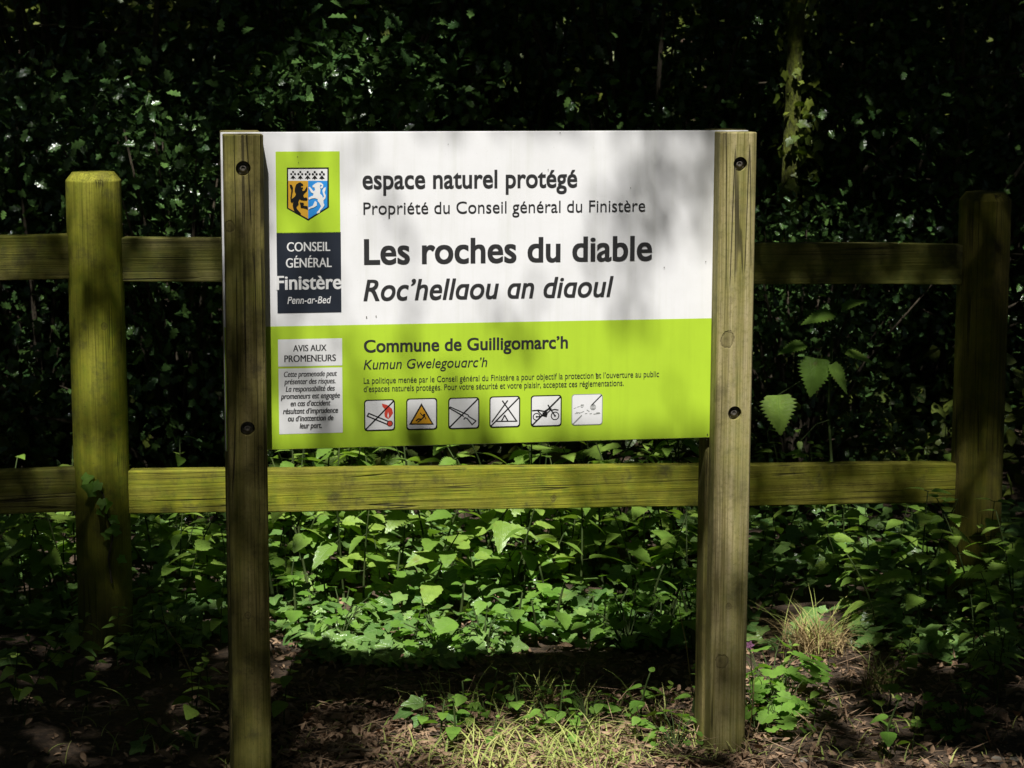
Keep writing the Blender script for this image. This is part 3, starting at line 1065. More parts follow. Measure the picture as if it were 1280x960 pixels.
def rail(u0, u1, fb, ft, m, y0=-0.022, y1=0.026, label=None):
    bm = bmesh.new()
    L = u1 - u0
    n = 10
    rows = []
    for i in range(n + 1):
        u = L * i / n
        b, t = fb(u0 + u), ft(u0 + u)
        j = 0.0012 * math.sin(i * 2.3 + u0)
        rows.append([bm.verts.new((u, y0, b + j)), bm.verts.new((u, y1, b + j)), bm.verts.new((u, y1, t + j)), bm.verts.new((u, y0, t + j))])
    for i in range(n):
        for k in range(4):
            bm.faces.new((rows[i][k], rows[i][(k + 1) % 4], rows[i + 1][(k + 1) % 4], rows[i + 1][k]))
    bm.faces.new(rows[0][::-1])
    bm.faces.new(rows[-1])
    bm.normal_update()
    ed = [e for e in bm.edges if len(e.link_faces) == 2 and e.calc_face_angle(0) > 0.7]
    bmesh.ops.bevel(bm, geom=ed, offset=0.005, segments=3, profile=0.6, affect='EDGES')
    bmesh.ops.recalc_face_normals(bm, faces=bm.faces)
    me = bpy.data.meshes.new('rail')
    bm.to_mesh(me)
    bm.free()
    o = link('rail', me, m, fence)
    o.location = (u0, 0, 0)
    if label:
        o['label'] = label
    return o


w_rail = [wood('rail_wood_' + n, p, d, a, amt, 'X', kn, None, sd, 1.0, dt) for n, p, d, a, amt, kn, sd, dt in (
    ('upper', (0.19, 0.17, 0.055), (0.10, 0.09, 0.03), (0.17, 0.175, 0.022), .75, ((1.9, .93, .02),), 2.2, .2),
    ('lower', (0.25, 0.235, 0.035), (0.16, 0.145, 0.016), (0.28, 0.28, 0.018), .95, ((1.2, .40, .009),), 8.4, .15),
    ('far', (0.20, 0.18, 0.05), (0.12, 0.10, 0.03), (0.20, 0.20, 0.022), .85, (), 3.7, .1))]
Rr = DIA / 2 * 0.93
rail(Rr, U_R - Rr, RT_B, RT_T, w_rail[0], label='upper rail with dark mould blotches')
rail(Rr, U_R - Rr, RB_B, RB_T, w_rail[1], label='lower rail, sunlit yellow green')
LT_T, LT_B = zlin((0, 293), (85, 294)), zlin((0, 348.5), (85, 349.2))
LB_T, LB_B = zlin((0, 586), (92, 585.5)), zlin((0, 639.5), (95, 639))
lt = (LT_T(-.2) - RT_T(-.0), LT_B(-.2) - RT_B(0.0))
rail(-2.45 + Rr, -Rr, lambda u: LT_B(-.15), lambda u: LT_T(-.15), w_rail[2])
rail(-2.45 + Rr, -Rr, lambda u: LB_B(-.15), lambda u: LB_T(-.15), w_rail[2])

# ------------------------------------------------------------------ the sign
BASE = Vector((0.06, 0, -1.13))
sign = empty('information_sign', SM @ Matrix.Translation(BASE))
tag(sign, 'white and lime green nature reserve board bolted between two square wooden posts', 'sign')
DF, PT, DB = 0.062, 0.013, 0.072
PW = 0.088


def sub(o, loc):
    o.location = Vector(loc) - BASE
    return o


def bevel_box(x0, x1, y0, y1, z0, z1, r, seg=3):
    bm = bmesh.new()
    bmesh.ops.create_cube(bm, size=1)
    for v in bm.verts:
        v.co = Vector((x0 if v.co.x < 0 else x1, y0 if v.co.y < 0 else y1, z0 if v.co.z < 0 else z1))
    bmesh.ops.bevel(bm, geom=bm.edges[:], offset=r, segments=seg, profile=0.5, affect='EDGES')
    bmesh.ops.recalc_face_normals(bm, faces=bm.faces)
    return bm


def to_me(bm, name):
    me = bpy.data.meshes.new(name)
    bm.to_mesh(me)
    bm.free()
    return me


def sign_post(uc, v0, v1, y0, y1, m, holes=(), label=None):
    bm = bmesh.new()
    bmesh.ops.create_cube(bm, size=1)
    for v in bm.verts:
        v.co = Vector((-PW / 2 if v.co.x < 0 else PW / 2, y0 if v.co.y < 0 else y1, 0 if v.co.z < 0 else v1 - v0))
    ed = [e for e in bm.edges if abs((e.verts[0].co - e.verts[1].co).normalized().z) > .9]
    bmesh.ops.bevel(bm, geom=ed, offset=0.009, segments=5, profile=0.5, affect='EDGES')
    ed = [e for e in bm.edges if e.verts[0].co.z > v1 - v0 - .001 and e.verts[1].co.z > v1 - v0 - .001]
    bmesh.ops.bevel(bm, geom=ed, offset=0.0025, segments=2, profile=0.5, affect='EDGES')
    bmesh.ops.recalc_face_normals(bm, faces=bm.faces)
    me = to_me(bm, 'post')
    if holes:
        hb = bmesh.new()
        for (u, v) in holes:
            bmesh.ops.create_cone(hb, cap_ends=True, segments=32, radius1=.0165, radius2=.0165, depth=.044,
                                  matrix=Matrix.Translation((u - uc, y0, v - v0)) @ Matrix.Rotation(math.pi / 2, 4, 'X'))
        cut = bpy.data.objects.new('cutter', to_me(hb, 'cutter'))
        tmp = bpy.data.objects.new('tmp', me)
        COL.objects.link(cut)
        COL.objects.link(tmp)
        md = tmp.modifiers.new('b', 'BOOLEAN')
        md.object = cut
        md.operation = 'DIFFERENCE'
        md.solver = 'EXACT'
        bpy.context.view_layer.update()
        me2 = bpy.data.meshes.new_from_object(tmp.evaluated_get(bpy.context.evaluated_depsgraph_get()))
        bpy.data.objects.remove(tmp)
        bpy.data.objects.remove(cut)
        me = me2
        me.name = 'post'
    me.polygons.foreach_set('use_smooth', np.zeros(len(me.polygons), bool))
    o = link('post', me, m, sign)
    sub(o, (uc, 0, v0))
    if label:
        o['label'] = label
    return o


def bolt(u, v):
    mb = MB()
    seg = 24
    prof = [(0.0, .0145), (-.0015, .0145), (-.002, .0135), (-.002, .0085), (-.0065, .0082), (-.0085, .006), (-.0085, .0042), (-.006, .0038), (-.006, .0001)]
    V, T = [], []
    for y, r in prof:
        for k in range(seg):
            a = 2 * math.pi * k / seg
            V.append((r * math.cos(a), y, r * math.sin(a)))
    for i in range(len(prof) - 1):
        for k in range(seg):
            a, b = i * seg + k, i * seg + (k + 1) % seg
            T += [(a, b, b + seg), (a, b + seg, a + seg)]
    mb.add(V, T)
    o = mb.build('bolt', M['steel'], sign, smooth=False)
    sub(o, (u, -DF + .0150, v))


uL = (S(282.5, 300, DF)[0] + S(330, 300, DF)[0]) / 2
uR = (S(897.5, 300, DF)[0] + S(945.5, 300, DF)[0]) / 2
vTL = S(304, 168.5, DF)[1]
vTR = S(915, 165.5, DF)[1]
V0 = -1.32
hL = [S(304, 210.5, DF), S(309.5, 536, DF)]
hR = [S(925.5, 205, DF), S(918.5, 516.5, DF)]


def kn(uc, pts):
    return tuple((S(x, y, DF)[0] - uc, S(x, y, DF)[1] - V0, r) for x, y, r in pts)


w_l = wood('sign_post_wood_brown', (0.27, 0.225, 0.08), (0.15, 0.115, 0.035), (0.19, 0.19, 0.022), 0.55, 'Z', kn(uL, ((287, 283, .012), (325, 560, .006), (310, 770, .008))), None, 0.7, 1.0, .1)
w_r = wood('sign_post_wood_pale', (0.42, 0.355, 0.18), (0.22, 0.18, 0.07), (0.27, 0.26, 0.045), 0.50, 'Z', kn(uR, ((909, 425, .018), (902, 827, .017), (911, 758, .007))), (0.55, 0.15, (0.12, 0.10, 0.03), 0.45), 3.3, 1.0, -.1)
w_b = wood('sign_back_post_wood', (0.27, 0.22, 0.09), (0.15, 0.12, 0.04), (0.20, 0.20, 0.03), 0.6, 'Z', (), None, 6.3)
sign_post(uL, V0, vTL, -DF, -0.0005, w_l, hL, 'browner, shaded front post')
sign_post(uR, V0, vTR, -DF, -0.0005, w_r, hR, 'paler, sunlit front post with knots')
sign_post(uL - .002, V0, vTL + .004, PT + .003, PT + .003 + DB, w_b)
sign_post(uR - .002, V0, vTR + .004, PT + .003, PT + .003 + DB, w_b)
for p in hL + hR:
    bolt(*p)

uPL = S(277.5, 300, 0)[0]
uPR = uR + PW / 2 - 0.004
vPT, vPB = 0.3605, -0.3665
pme = to_me(bevel_box(uPL, uPR, 0, PT, vPB, vPT, .0015, 2), 'panel')
pme.polygons.foreach_set('material_index', np.array([0 if q.normal.y < -.9 else 1 for q in pme.polygons], np.int32))
panel = link('panel', pme, [M['white'], M['edge']], sign)
sub(panel, (0, 0, 0))
panel.location = -BASE


class Print:
    """flat printed shapes on the face of the panel, in pixel coordinates of the photograph"""

    def __init__(self, level=1):
        self.mb = MB()
        self.mats = []
        self.z = 0.0004 * level

    def mi(self, k):
        if k not in self.mats:
            self.mats.append(k)
        return self.mats.index(k)

    def poly_uv(self, pts, k):
        self.z += 0.00004
        tr = tessellate_polygon([[Vector((u, v, 0)) for u, v in pts]])
        V = [(u, -self.z, v) for u, v in pts]
        T = []
        for a, b, c in tr:
            ar = (pts[b][0] - pts[a][0]) * (pts[c][1] - pts[a][1]) - (pts[b][1] - pts[a][1]) * (pts[c][0] - pts[a][0])
            T.append((a, b, c) if ar > 0 else (a, c, b))
        self.mb.add(V, T, mi=self.mi(k))

    def poly(self, pts, k):
        self.poly_uv([S(*p) for p in pts], k)

    def rect(self, x0, y0, x1, y1, k, r=0.0):
        """corner pixels of the upper left and lower right"""
        (u0, v0), (u1, v1) = S(x0, y0), S(x1, y1)
        self.rect_uv(u0, v1, u1, v0, k, r)

    def rect_uv(self, u0, v0, u1, v1, k, r=0.0):
        if r <= 0:
            self.poly_uv([(u0, v0), (u1, v0), (u1, v1), (u0, v1)], k)
            return
        P = []
        for cx, cy, a0 in ((u1 - r, v0 + r, -90), (u1 - r, v1 - r, 0), (u0 + r, v1 - r, 90), (u0 + r, v0 + r, 180)):
            for j in range(7):
                a = R(a0 + j * 15)
                P.append((cx + r * math.cos(a), cy + r * math.sin(a)))
        self.poly_uv(P, k)

    def stroke(self, pts, wpx, k, closed=False):
        U = [S(*p) for p in pts]
        if closed:
            U.append(U[0])
        w = wpx * 0.00184 / 2
        for i in range(len(U) - 1):
            (a, b), (c, d) = U[i], U[i + 1]
            l = math.hypot(c - a, d - b) or 1
            x, y = (c - a) / l, (d - b) / l
            e = w * .6
            self.poly_uv([(a - x * e - y * w, b - y * e + x * w), (a - x * e + y * w, b - y * e - x * w), (c + x * e + y * w, d + y * e - x * w), (c + x * e - y * w, d + y * e + x * w)], k)

    def disc(self, x, y, rpx, k, ry=None):
        u, v = S(x, y)
        r = rpx * 0.00184
        q = (ry or rpx) * 0.00184
        self.poly_uv([(u + r * math.cos(i * math.pi / 10), v + q * math.sin(i * math.pi / 10)) for i in range(20)], k)

    def ring(self, x, y, rpx, wpx, k, n=20):
        u, v = S(x, y)
        self.z += 0.00004
        r0, r1 = (rpx - wpx / 2) * 0.00184, (rpx + wpx / 2) * 0.00184
        V, T = [], []
        for i in range(n):
            a = i * 2 * math.pi / n
            V += [(u + r0 * math.cos(a), -self.z, v + r0 * math.sin(a)), (u + r1 * math.cos(a), -self.z, v + r1 * math.sin(a))]
        for i in range(n):
            a, b = i * 2, ((i + 1) % n) * 2
            T += [(a, a + 1, b + 1), (a, b + 1, b)]
        self.mb.add(V, T, mi=self.mi(k))

    def text(self, s, x0, x1, y0, y1, size, k, off=0.0, smear=0.0, italic=False, ref='H'):
        (u0, v0), (u1, v1) = S(x0, y0), S(x1, y1)
        vb = (v0 + v1) / 2
        hgt = S(x0, y0 - size)[1] - v0
        ref_h = CAP if ref == 'H' else XH
        V, T = glyphs(s, off, italic)
        V = V.copy()
        a, b = V[:, 0].min(), V[:, 0].max()
        X = u0 + (V[:, 0] - a) / (b - a) * (u1 - u0)
        if s.upper() == s:
            Y = vb + V[:, 1] / CAP * hgt
        else:                       # the sign's face has a tall x-height
            xt, ct = (hgt, hgt / 0.715) if ref == 'x' else (hgt * 0.715, hgt)
            y = V[:, 1]
            Y = vb + np.where(y <= XH, y / XH * xt, xt + (y - XH) / (CAP - XH) * (ct - xt))
        for dx in ((0,) if not smear else (-smear, 0, smear)):
            self.z += 0.00003
            self.mb.add(np.stack([X + dx * hgt, np.full(len(X), -self.z), Y], -1), T, mi=self.mi(k))

    def build(self, name, label=None):
        o = self.mb.build(name, [M[k] for k in self.mats], panel, smooth=False)
        if label:
            o['label'] = label
        return o


def glyphs(s, off, italic):
    c = bpy.data.curves.new('t', 'FONT')
    body = s.replace('a', 'd') if italic else s
    c.body = body
    c.offset = off
    c.resolution_u = 5
    c.fill_mode = 'FRONT'
    if italic:
        c.shear = 0.20
        c.materials.append(M['ink'])
        c.materials.append(M['black'])
        for i, ch in enumerate(s):
            c.body_format[i].material_index = 1 if ch == 'a' else 0
    o = bpy.data.objects.new('t', c)
    COL.objects.link(o)
    bpy.context.view_layer.update()
    me = bpy.data.meshes.new_from_object(o.evaluated_get(bpy.context.evaluated_depsgraph_get()))
    bpy.data.objects.remove(o)
    bm = bmesh.new()
    bm.from_mesh(me)
    if italic:
        fs = [f for f in bm.faces if f.material_index == 1]
        ge = list({v for f in fs for v in f.verts} | {e for f in fs for e in f.edges} | set(fs))
        if ge:
            bmesh.ops.bisect_plane(bm, geom=ge, plane_co=(0, XH + off, 0), plane_no=(0, 1, 0), clear_outer=True)
    bmesh.ops.triangulate(bm, faces=bm.faces)
    bm.verts.ensure_lookup_table()
    V = np.array([tuple(v.co) for v in bm.verts])
    T = np.array([[v.index for v in f.verts] for f in bm.faces])
    bm.free()
    bpy.data.meshes.remove(me)
    e1 = V[T[:, 1]] - V[T[:, 0]]
    e2 = V[T[:, 2]] - V[T[:, 0]]
    neg = (e1[:, 0] * e2[:, 1] - e1[:, 1] * e2[:, 0]) < 0
    T[neg] = T[neg][:, ::-1]
    return V, T


CAP, XH = 0.7, 0.45
CAP = float(glyphs('H', 0, False)[0][:, 1].max())
XH = float(glyphs('x', 0, False)[0][:, 1].max())
print('font', CAP, XH)

# the lime field
p = Print(1)
p.rect_uv(uPL + .002, vPB + .0015, uPR, (S(333, 408)[1] + S(888, 398)[1]) / 2, 'green')
p.build('green_field')

# the emblem
p = Print(2)
p.rect(344.3, 189.5, 425.3, 290.6, 'green')


def Z(pts):
    return [(352 + x / 12, 202 + y / 12) for x, y in pts]


p.poly(Z([(78, 90), (708, 86), (710, 690), (400, 888), (78, 705)]), 'black')
p.poly(Z([(98, 114), (686, 110), (686, 680), (398, 858), (100, 694)]), 'inset')
p.poly(Z([(98, 288), (397, 288), (398, 858), (100, 694)]), 'gold')
p.poly(Z([(397, 288), (686, 288), (686, 680), (398, 858)]), 'blue')
for cx in (172, 280, 390, 496, 604):
    p.poly(Z([(cx, 200), (cx + 42, 256), (cx + 12, 252), (cx, 272), (cx - 12, 252), (cx - 42, 256)]), 'black')
    for dx, dy in ((0, 155), (-28, 187), (28, 187)):
        p.disc(*Z([(cx + dx, dy)])[0], 16 / 12, 'black')
p.poly(Z([(240, 325), (275, 308), (318, 335), (325, 360), (292, 362), (288, 385), (322, 385), (318, 405), (300, 415), (318, 440), (345, 430), (378, 370), (388, 400), (375, 440), (340, 475), (325, 500), (335, 540), (372, 535), (388, 560), (380, 580), (330, 580), (290, 575), (270, 560), (250, 600), (255, 640), (222, 680), (230, 710), (270, 755), (288, 775), (285, 800), (250, 790), (205, 765), (180, 720), (165, 660), (175, 600), (155, 620), (135, 600), (130, 540), (140, 480), (145, 420), (125, 380), (120, 345), (150, 345), (170, 390), (168, 440), (155, 500), (150, 560), (165, 550), (200, 520), (215, 490), (195, 440), (200, 390), (215, 345)]), 'black')
p.poly(Z([(268, 610), (325, 615), (335, 635), (320, 655), (390, 670), (392, 718), (350, 700), (285, 690), (280, 650)]), 'black')
p.poly(Z([(402, 385), (425, 378), (450, 410), (478, 445), (500, 425), (495, 388), (468, 385), (460, 362), (500, 330), (540, 310), (590, 315), (624, 345), (618, 390), (595, 405), (575, 382), (606, 362), (582, 342), (572, 375), (582, 420), (575, 480), (605, 505), (625, 560), (628, 620), (642, 650), (620, 690), (578, 735), (572, 765), (530, 778), (528, 755), (555, 730), (590, 670), (565, 620), (540, 590), (540, 562), (500, 548), (450, 552), (412, 572), (400, 545), (440, 520), (470, 510), (480, 480), (440, 460)]), 'inset')
p.poly(Z([(600, 560), (636, 525), (620, 480), (610, 430), (632, 395), (662, 382), (656, 430), (642, 460), (662, 510), (655, 550), (622, 585)]), 'inset')
p.poly(Z([(500, 588), (528, 610), (526, 660), (480, 688), (430, 702), (403, 722), (402, 690), (470, 658), (484, 620)]), 'inset')
p.build('emblem', 'lime square with a shield of black lion and white ram')

# the name plate
p = Print(2)
p.rect(345.6, 290.8, 426.7, 390, 'dark')
p.text('CONSEIL', 358.8, 412.6, 314.2, 313.6, 11.3, 'inset', 0, .02)
p.text('GÉNÉRAL', 357.6, 414.4, 334.4, 333.8, 11.6, 'inset', 0, .02)
p.text('Finistère', 345.6, 426.6, 361.8, 361.0, 16.8, 'inset', .013, .016)
p.text('Penn-ar-Bed', 359.3, 413.8, 379.6, 379.0, 8.6, 'inset', .006, 0, True)
p.build('name_plate', 'dark slate plate lettered CONSEIL GÉNÉRAL Finistère')

# main lettering
for s, a in (
        ('espace naturel protégé', (453.2, 721.2, 235.6, 233.5, 15.8, 'ink', .012, .012, False, 'x')),
        ('Propriété du Conseil général du Finistère', (454.2, 806.3, 267.6, 264.4, 14.8, 'ink', 0, 0)),
        ('Les roches du diable', (455.5, 814.5, 329.5, 325.2, 30.6, 'ink', .012, .016)),
        ('Roc’hellaou an diaoul', (454.5, 766.5, 375.4, 370.3, 25.6, 'ink', .008, .010, True)),
        ('Commune de Guilligomarc’h', (455, 709.5, 439.6, 435.4, 15.0, 'ink', .012, .016)),
        ('Kumun Gwelegouarc’h', (454.5, 609, 461.3, 458.6, 11.8, 'ink', .002, 0, True))):
    p = Print(3)
    p.text(s, *a)
    p.build('lettering', 'line reading ' + s)
p = Print(3)
p.text("La politique menée par le Conseil général du Finistère a pour objectif la protection et l’ouverture au public", 454.6, 823.5, 478.7, 471.6, 7.3, 'ink', 0, 0)
p.text("d’espaces naturels protégés. Pour votre sécurité et votre plaisir, acceptez ces réglementations.", 454.6, 779.5, 489.2, 482.6, 7.3, 'ink', 0, 0)
p.build('small_print')

# the notice
p = Print(2)
p.rect(347.4, 424.3, 427.8, 456.6, 'inset')
p.rect(348.0, 460.8, 428.4, 540.6, 'inset')
p.text('AVIS AUX', 366.5, 408, 439.3, 438.7, 8.0, 'black', 0, .03)
p.text('PROMENEURS', 355.6, 419.6, 452.4, 451.6, 8.4, 'black', 0, .03)
for s, x0, x1, y in (('Cette promenade peut', 355, 421, 470.8), ('présenter des risques.', 355.5, 419.2, 480.0), ('La responsabilité des', 357.3, 418.3, 489.2),
                     ('promeneurs est engagée', 351.2, 424.8, 498.2), ('en cas d’accident', 363.3, 412.8, 507.4), ('résultant d’imprudence', 354, 422.3, 516.8),
                     ('ou d’inattention de', 360, 416.6, 526.0), ('leur part.', 374.7, 402, 535.2)):
    p.text(s, x0, x1, y, y - .5, 6.6, 'black', 0, .03, True)
p.build('notice_box', 'two white boxes of warning text for walkers')

# pictograms


def A(pts):
    return [(450 + x / 8.533, 492 + y / 8.533) for x, y in pts]


def B(pts):
    return [(605 + x / 8.258, 488 + y / 8.258) for x, y in pts]


def tile(cv, x0, y0, x1, y1, border=1.5, worn=False):
    p = Print(3)
    (a, b), (c, d) = cv([(x0, y0), (x1, y1)])
    (u0, v0), (u1, v1) = S(a, b), S(c, d)
    w = border * .00184
    p.rect_uv(u0, v1, u1, v0, 'worn' if worn else 'black', .0075)
    p.rect_uv(u0 + w, v1 + w, u1 - w, v0 - w, 'inset', .0062)
    return p


p = tile(A, 42, 66, 374, 390)
p.stroke(A([(92, 210), (312, 300), (286, 326), (78, 240)]), 1.7, 'black', True)
p.poly(A([(232, 105), (290, 120), (340, 160), (352, 205), (328, 245), (300, 272), (265, 250), (258, 210), (272, 172), (240, 140)]), 'red')
p.poly(A([(300, 195), (308, 235), (300, 262), (290, 235)]), 'inset')
p.disc(*A([(318, 318)])[0], 3.9, 'black')
p.disc(*A([(318, 318)])[0], 2.9, 'red')
p.stroke(A([(60, 382), (358, 78)]), 1.7, 'black')
p.build('pictogram', 'crossed out burning match')
p = tile(A, 492, 52, 824, 380)
p.poly(A([(655, 100), (788, 332), (522, 332)]), 'black')
p.poly(A([(655, 134), (764, 317), (548, 317)]), 'amber')
p.disc(*A([(684, 226)])[0], 1.5, 'black')
p.stroke(A([(642, 205), (668, 236), (690, 242), (702, 270)]), 1.1, 'black')
p.stroke(A([(682, 244), (656, 272), (622, 268), (598, 288)]), 1.6, 'black')
p.stroke(A([(656, 272), (640, 284), (616, 304)]), 1.4, 'black')
p.build('pictogram', 'amber warning triangle with a falling figure')
p = tile(A, 940, 44, 1272, 370)
p.stroke(A([(962, 142), (1108, 208), (1150, 226), (1160, 244), (1236, 290), (1195, 330), (1142, 264), (1118, 256), (1108, 272)]), 1.5, 'black')
p.stroke(A([(955, 154), (1104, 240)]), 1.5, 'black')
p.stroke(A([(962, 142), (955, 154)]), 1.3, 'black')
p.stroke(A([(955, 358), (1256, 56)]), 1.7, 'black')
p.build('pictogram', 'crossed out hunting gun')
p = tile(B, 55, 62, 372, 376)
p.stroke(B([(190, 108), (335, 315)]), 1.7, 'black')
p.stroke(B([(242, 106), (82, 325)]), 1.7, 'black')
p.stroke(B([(130, 319), (340, 317)]), 1.6, 'black')
p.stroke(B([(180, 316), (212, 255), (246, 316)]), 1.6, 'black')
p.stroke(B([(72, 366), (362, 72)]), 1.7, 'black')
p.build('pictogram', 'crossed out tent')
p = tile(B, 482, 52, 800, 366)
for x, y, r in ((542, 272, 4.4), (732, 262, 4.9)):
    p.ring(*B([(x, y)])[0], r, 1.3, 'black')
    p.disc(*B([(x, y)])[0], 1.3, 'black')
p.stroke(B([(500, 209), (560, 204), (622, 216), (662, 192), (692, 190)]), 1.8, 'black')
p.stroke(B([(556, 214), (600, 258), (642, 270), (652, 232), (690, 195)]), 1.4, 'black')
p.stroke(B([(542, 272), (600, 262)]), 1.3, 'black')
p.stroke(B([(660, 150), (685, 190), (732, 262)]), 1.5, 'black')
p.stroke(B([(690, 202), (730, 194), (764, 200)]), 1.3, 'black')
p.poly(B([(600, 226), (650, 222), (646, 262), (606, 258)]), 'black')
p.stroke(B([(495, 358), (790, 62)]), 1.7, 'black')
p.build('pictogram', 'crossed out motorcycle')
p = tile(B, 904, 40, 1222, 352, 1.0, True)
for a, b in (((926, 188), (950, 178)), ((962, 172), (985, 166)), ((1000, 158), (1030, 148)), ((938, 240), (965, 236)), ((950, 226), (985, 230)), ((978, 236), (1030, 216)), ((1042, 240), (1062, 236)), ((1090, 240), (1110, 238)), ((1130, 243), (1196, 236)), ((1060, 200), (1085, 216)), ((1160, 230), (1192, 228))):
    p.stroke(B([a, b]), 0.9, 'worn')
for r in (1.2, 2.4, 3.5):
    p.ring(*B([(1124, 170)])[0], r, .55, 'worn')
p.ring(*B([(1010, 158)])[0], 1.6, .6, 'worn')
p.stroke(B([(1110, 148), (1212, 46)]), 1.2, 'ink')
p.stroke(B([(918, 344), (1006, 256)]), 1.2, 'worn')
p.build('pictogram', 'sun bleached pictogram, nearly worn away')

for x, y, r in ((745, 467, 1.1), (745.5, 472, .9), (700, 166, .8), (685, 212, .8), (372, 196, .7), (373, 203, .6), (458, 396, .9), (470, 395, .8), (788, 235, .7), (830, 334, .9), (882, 327, .7), (884, 543, .9), (883, 549, .7), (560, 180, .6)):
    p = Print(5)
    p.poly([(x + r * random.uniform(.5, 1.2) * math.cos(a), y + r * random.uniform(.7, 1.6) * math.sin(a)) for a in (0.3, 1.4, 2.6, 3.9, 5.2)], 'grime')
    p.build('dirt_speck')
# ------------------------------------------------------------------ plants
def gpos(px, py):
    P = ground_at(px, py)
    for _ in range(3):
        P = ground_at(px, py, float(gz(P.x, P.y)))
    return P


def lv(mb, tm, pos, ax, nr, size, tint, mi=0, wide=1.0):
    scatter(mb, tm, np.array([pos], float), np.array([ax], float), np.array([nr], float), np.array([size], float), np.array([tint], float), mi, wide)


def pair_plant(seed, h, nodes, size, tm, spread=1.0):
    """upright stem with opposite leaf pairs"""
    r = random.Random(seed)
    fo, st = MB(), MB()
    bx, by = r.uniform(-.3, .3) * h, r.uniform(-.45, .1) * h
    f = lambda q: Vector((bx * q * q, by * q * q, h * q))
    st.tube([f(k / 6) for k in range(7)], [.0035 - .002 * k / 6 for k in range(7)], 6)
    for i in range(nodes):
        q = 0.25 + 0.75 * (i + 1) / nodes
        a0 = i * math.pi / 2 + r.uniform(-.35, .35) + .4
        s = size * (1 - 0.55 * max(0, q - .55) / .45) * (0.75 + 0.25 * min(1, q * 2)) * r.uniform(.8, 1.15)
        for a in (a0, a0 + math.pi):
            if r.random() < .08:
                continue
            d = Vector((math.cos(a), math.sin(a), r.uniform(-.35, .25) * spread + (.35 if q > .95 else 0)))
            base = f(q)
            tip = base + d.normalized() * s * .22
            st.tube([base, tip], [.0014, .001], 4)
            nr = Vector((r.uniform(-.3, .3), r.uniform(-.55, .1), 1))
            lv(fo, tm, tip, d, nr, s, r.random())
    return fo.mesh('foliage'), st.mesh('stem')


def rosette(seed, n, size, h, tm, rad):
    """leaves on long stalks from one root"""
    r = random.Random(seed)
    fo, st = MB(), MB()
    for i in range(n):
        a = r.uniform(0, 2 * math.pi)
        q = r.uniform(.35, 1)
        top = Vector((math.cos(a) * rad * q, math.sin(a) * rad * q, h * r.uniform(.35, 1) * (1.15 - .4 * q)))
        st.tube([(0, 0, 0), tuple(top * .55 + Vector((0, 0, h * .18))), tuple(top)], [.0018, .0014, .001], 4)
        d = Vector((math.cos(a), math.sin(a), r.uniform(-.5, .1)))
        lv(fo, tm, top, d, Vector((r.uniform(-.3, .3), r.uniform(-.6, .1), 1)), size * r.uniform(.6, 1.15), r.random())
    return fo.mesh('foliage'), st.mesh('stem')


PROTO = {
    'nettle': [pair_plant(s, .42, 6, .105, T_NETTLE) for s in (1, 2, 3)],
    'leafy': [pair_plant(s, .34, 5, .095, T_OVATE) for s in (4, 5, 6)],
    'broad': [pair_plant(s, .26, 4, .095, T_BROAD) for s in (7, 8, 9)],
    'seedling': [pair_plant(s, .11, 3, .048, T_BROAD) for s in (10, 11)],
    'lobed': [rosette(s, 12, .062, .17, T_LOBED, .11) for s in (12, 13)],
    'ivyplant': [rosette(s, 9, .06, .09, T_IVY, .12) for s in (14, 15)],
    'cress': [rosette(s, 16, .026, .09, T_LOBED, .07) for s in (16, 17)],
}
NAME = {'nettle': 'nettle', 'leafy': 'leafy_plant', 'broad': 'leafy_plant', 'seedling': 'seedling', 'lobed': 'lobed_herb', 'ivyplant': 'ivy_plant', 'cress': 'small_herb'}
CAT = {'nettle': 'nettle', 'leafy': 'plant', 'broad': 'plant', 'seedling': 'seedling', 'lobed': 'herb', 'ivyplant': 'ivy', 'cress': 'herb'}
MATL = {'nettle': 'nettle', 'leafy': 'nettle', 'broad': 'nettle', 'seedling': 'herb', 'lobed': 'herb', 'ivyplant': 'ivy', 'cress': 'herb'}
ROOT = {}


def plant(kind, k, P, rz, s, label, group=None, tilt=(0, 0)):
    key = (kind, k)
    if key not in ROOT:
        t = empty(NAME[kind])
        fo, st = PROTO[kind][k]
        kids = [link('foliage', fo, M[MATL[kind]], t), link('stem', st, M['stem'], t)]
        ROOT[key] = (t, kids)
    else:
        t0, k0 = ROOT[key]
        t = t0.copy()
        COL.objects.link(t)
        for q in ('label', 'group'):
            if q in t:
                del t[q]
        for ch in k0:
            c = ch.copy()
            COL.objects.link(c)
            c.parent = t
    t.location = (P.x, P.y, float(gz(P.x, P.y)) - .005)
    t.rotation_euler = (tilt[0], tilt[1], rz)
    t.scale = (s, s, s)
    tag(t, label, CAT[kind], group)
    return t


def clear_of_posts(P):
    if (P - FP).to_2d().length < .10 or (P - (FP + FU * U_R)).to_2d().length < .10:
        return False
    q = P - SIGN_P
    if abs(q.dot(SN)) < .12 and (abs(q.dot(SU) - uL) < .07 or abs(q.dot(SU) - uR) < .07):
        return False
    # not inside the line of the rails
    return True


rp = random.Random(21)


def mass(kind, ks, n, pxr, Yr, sr, label, group):
    c = 0
    tries = 0
    while c < n and tries < n * 20:
        tries += 1
        px, Y = rp.uniform(*pxr), rp.uniform(*Yr)
        b = at(px, 700, Y)
        if not clear_of_posts(b):
            continue
        d = (b - FP).dot(FN)
        if abs(d) < 0.05:
            continue
        plant(kind, rp.choice(ks), b, rp.uniform(0, 6.28), rp.uniform(*sr), label, group, (rp.uniform(-.15, .2), rp.uniform(-.15, .15)))
        c += 1


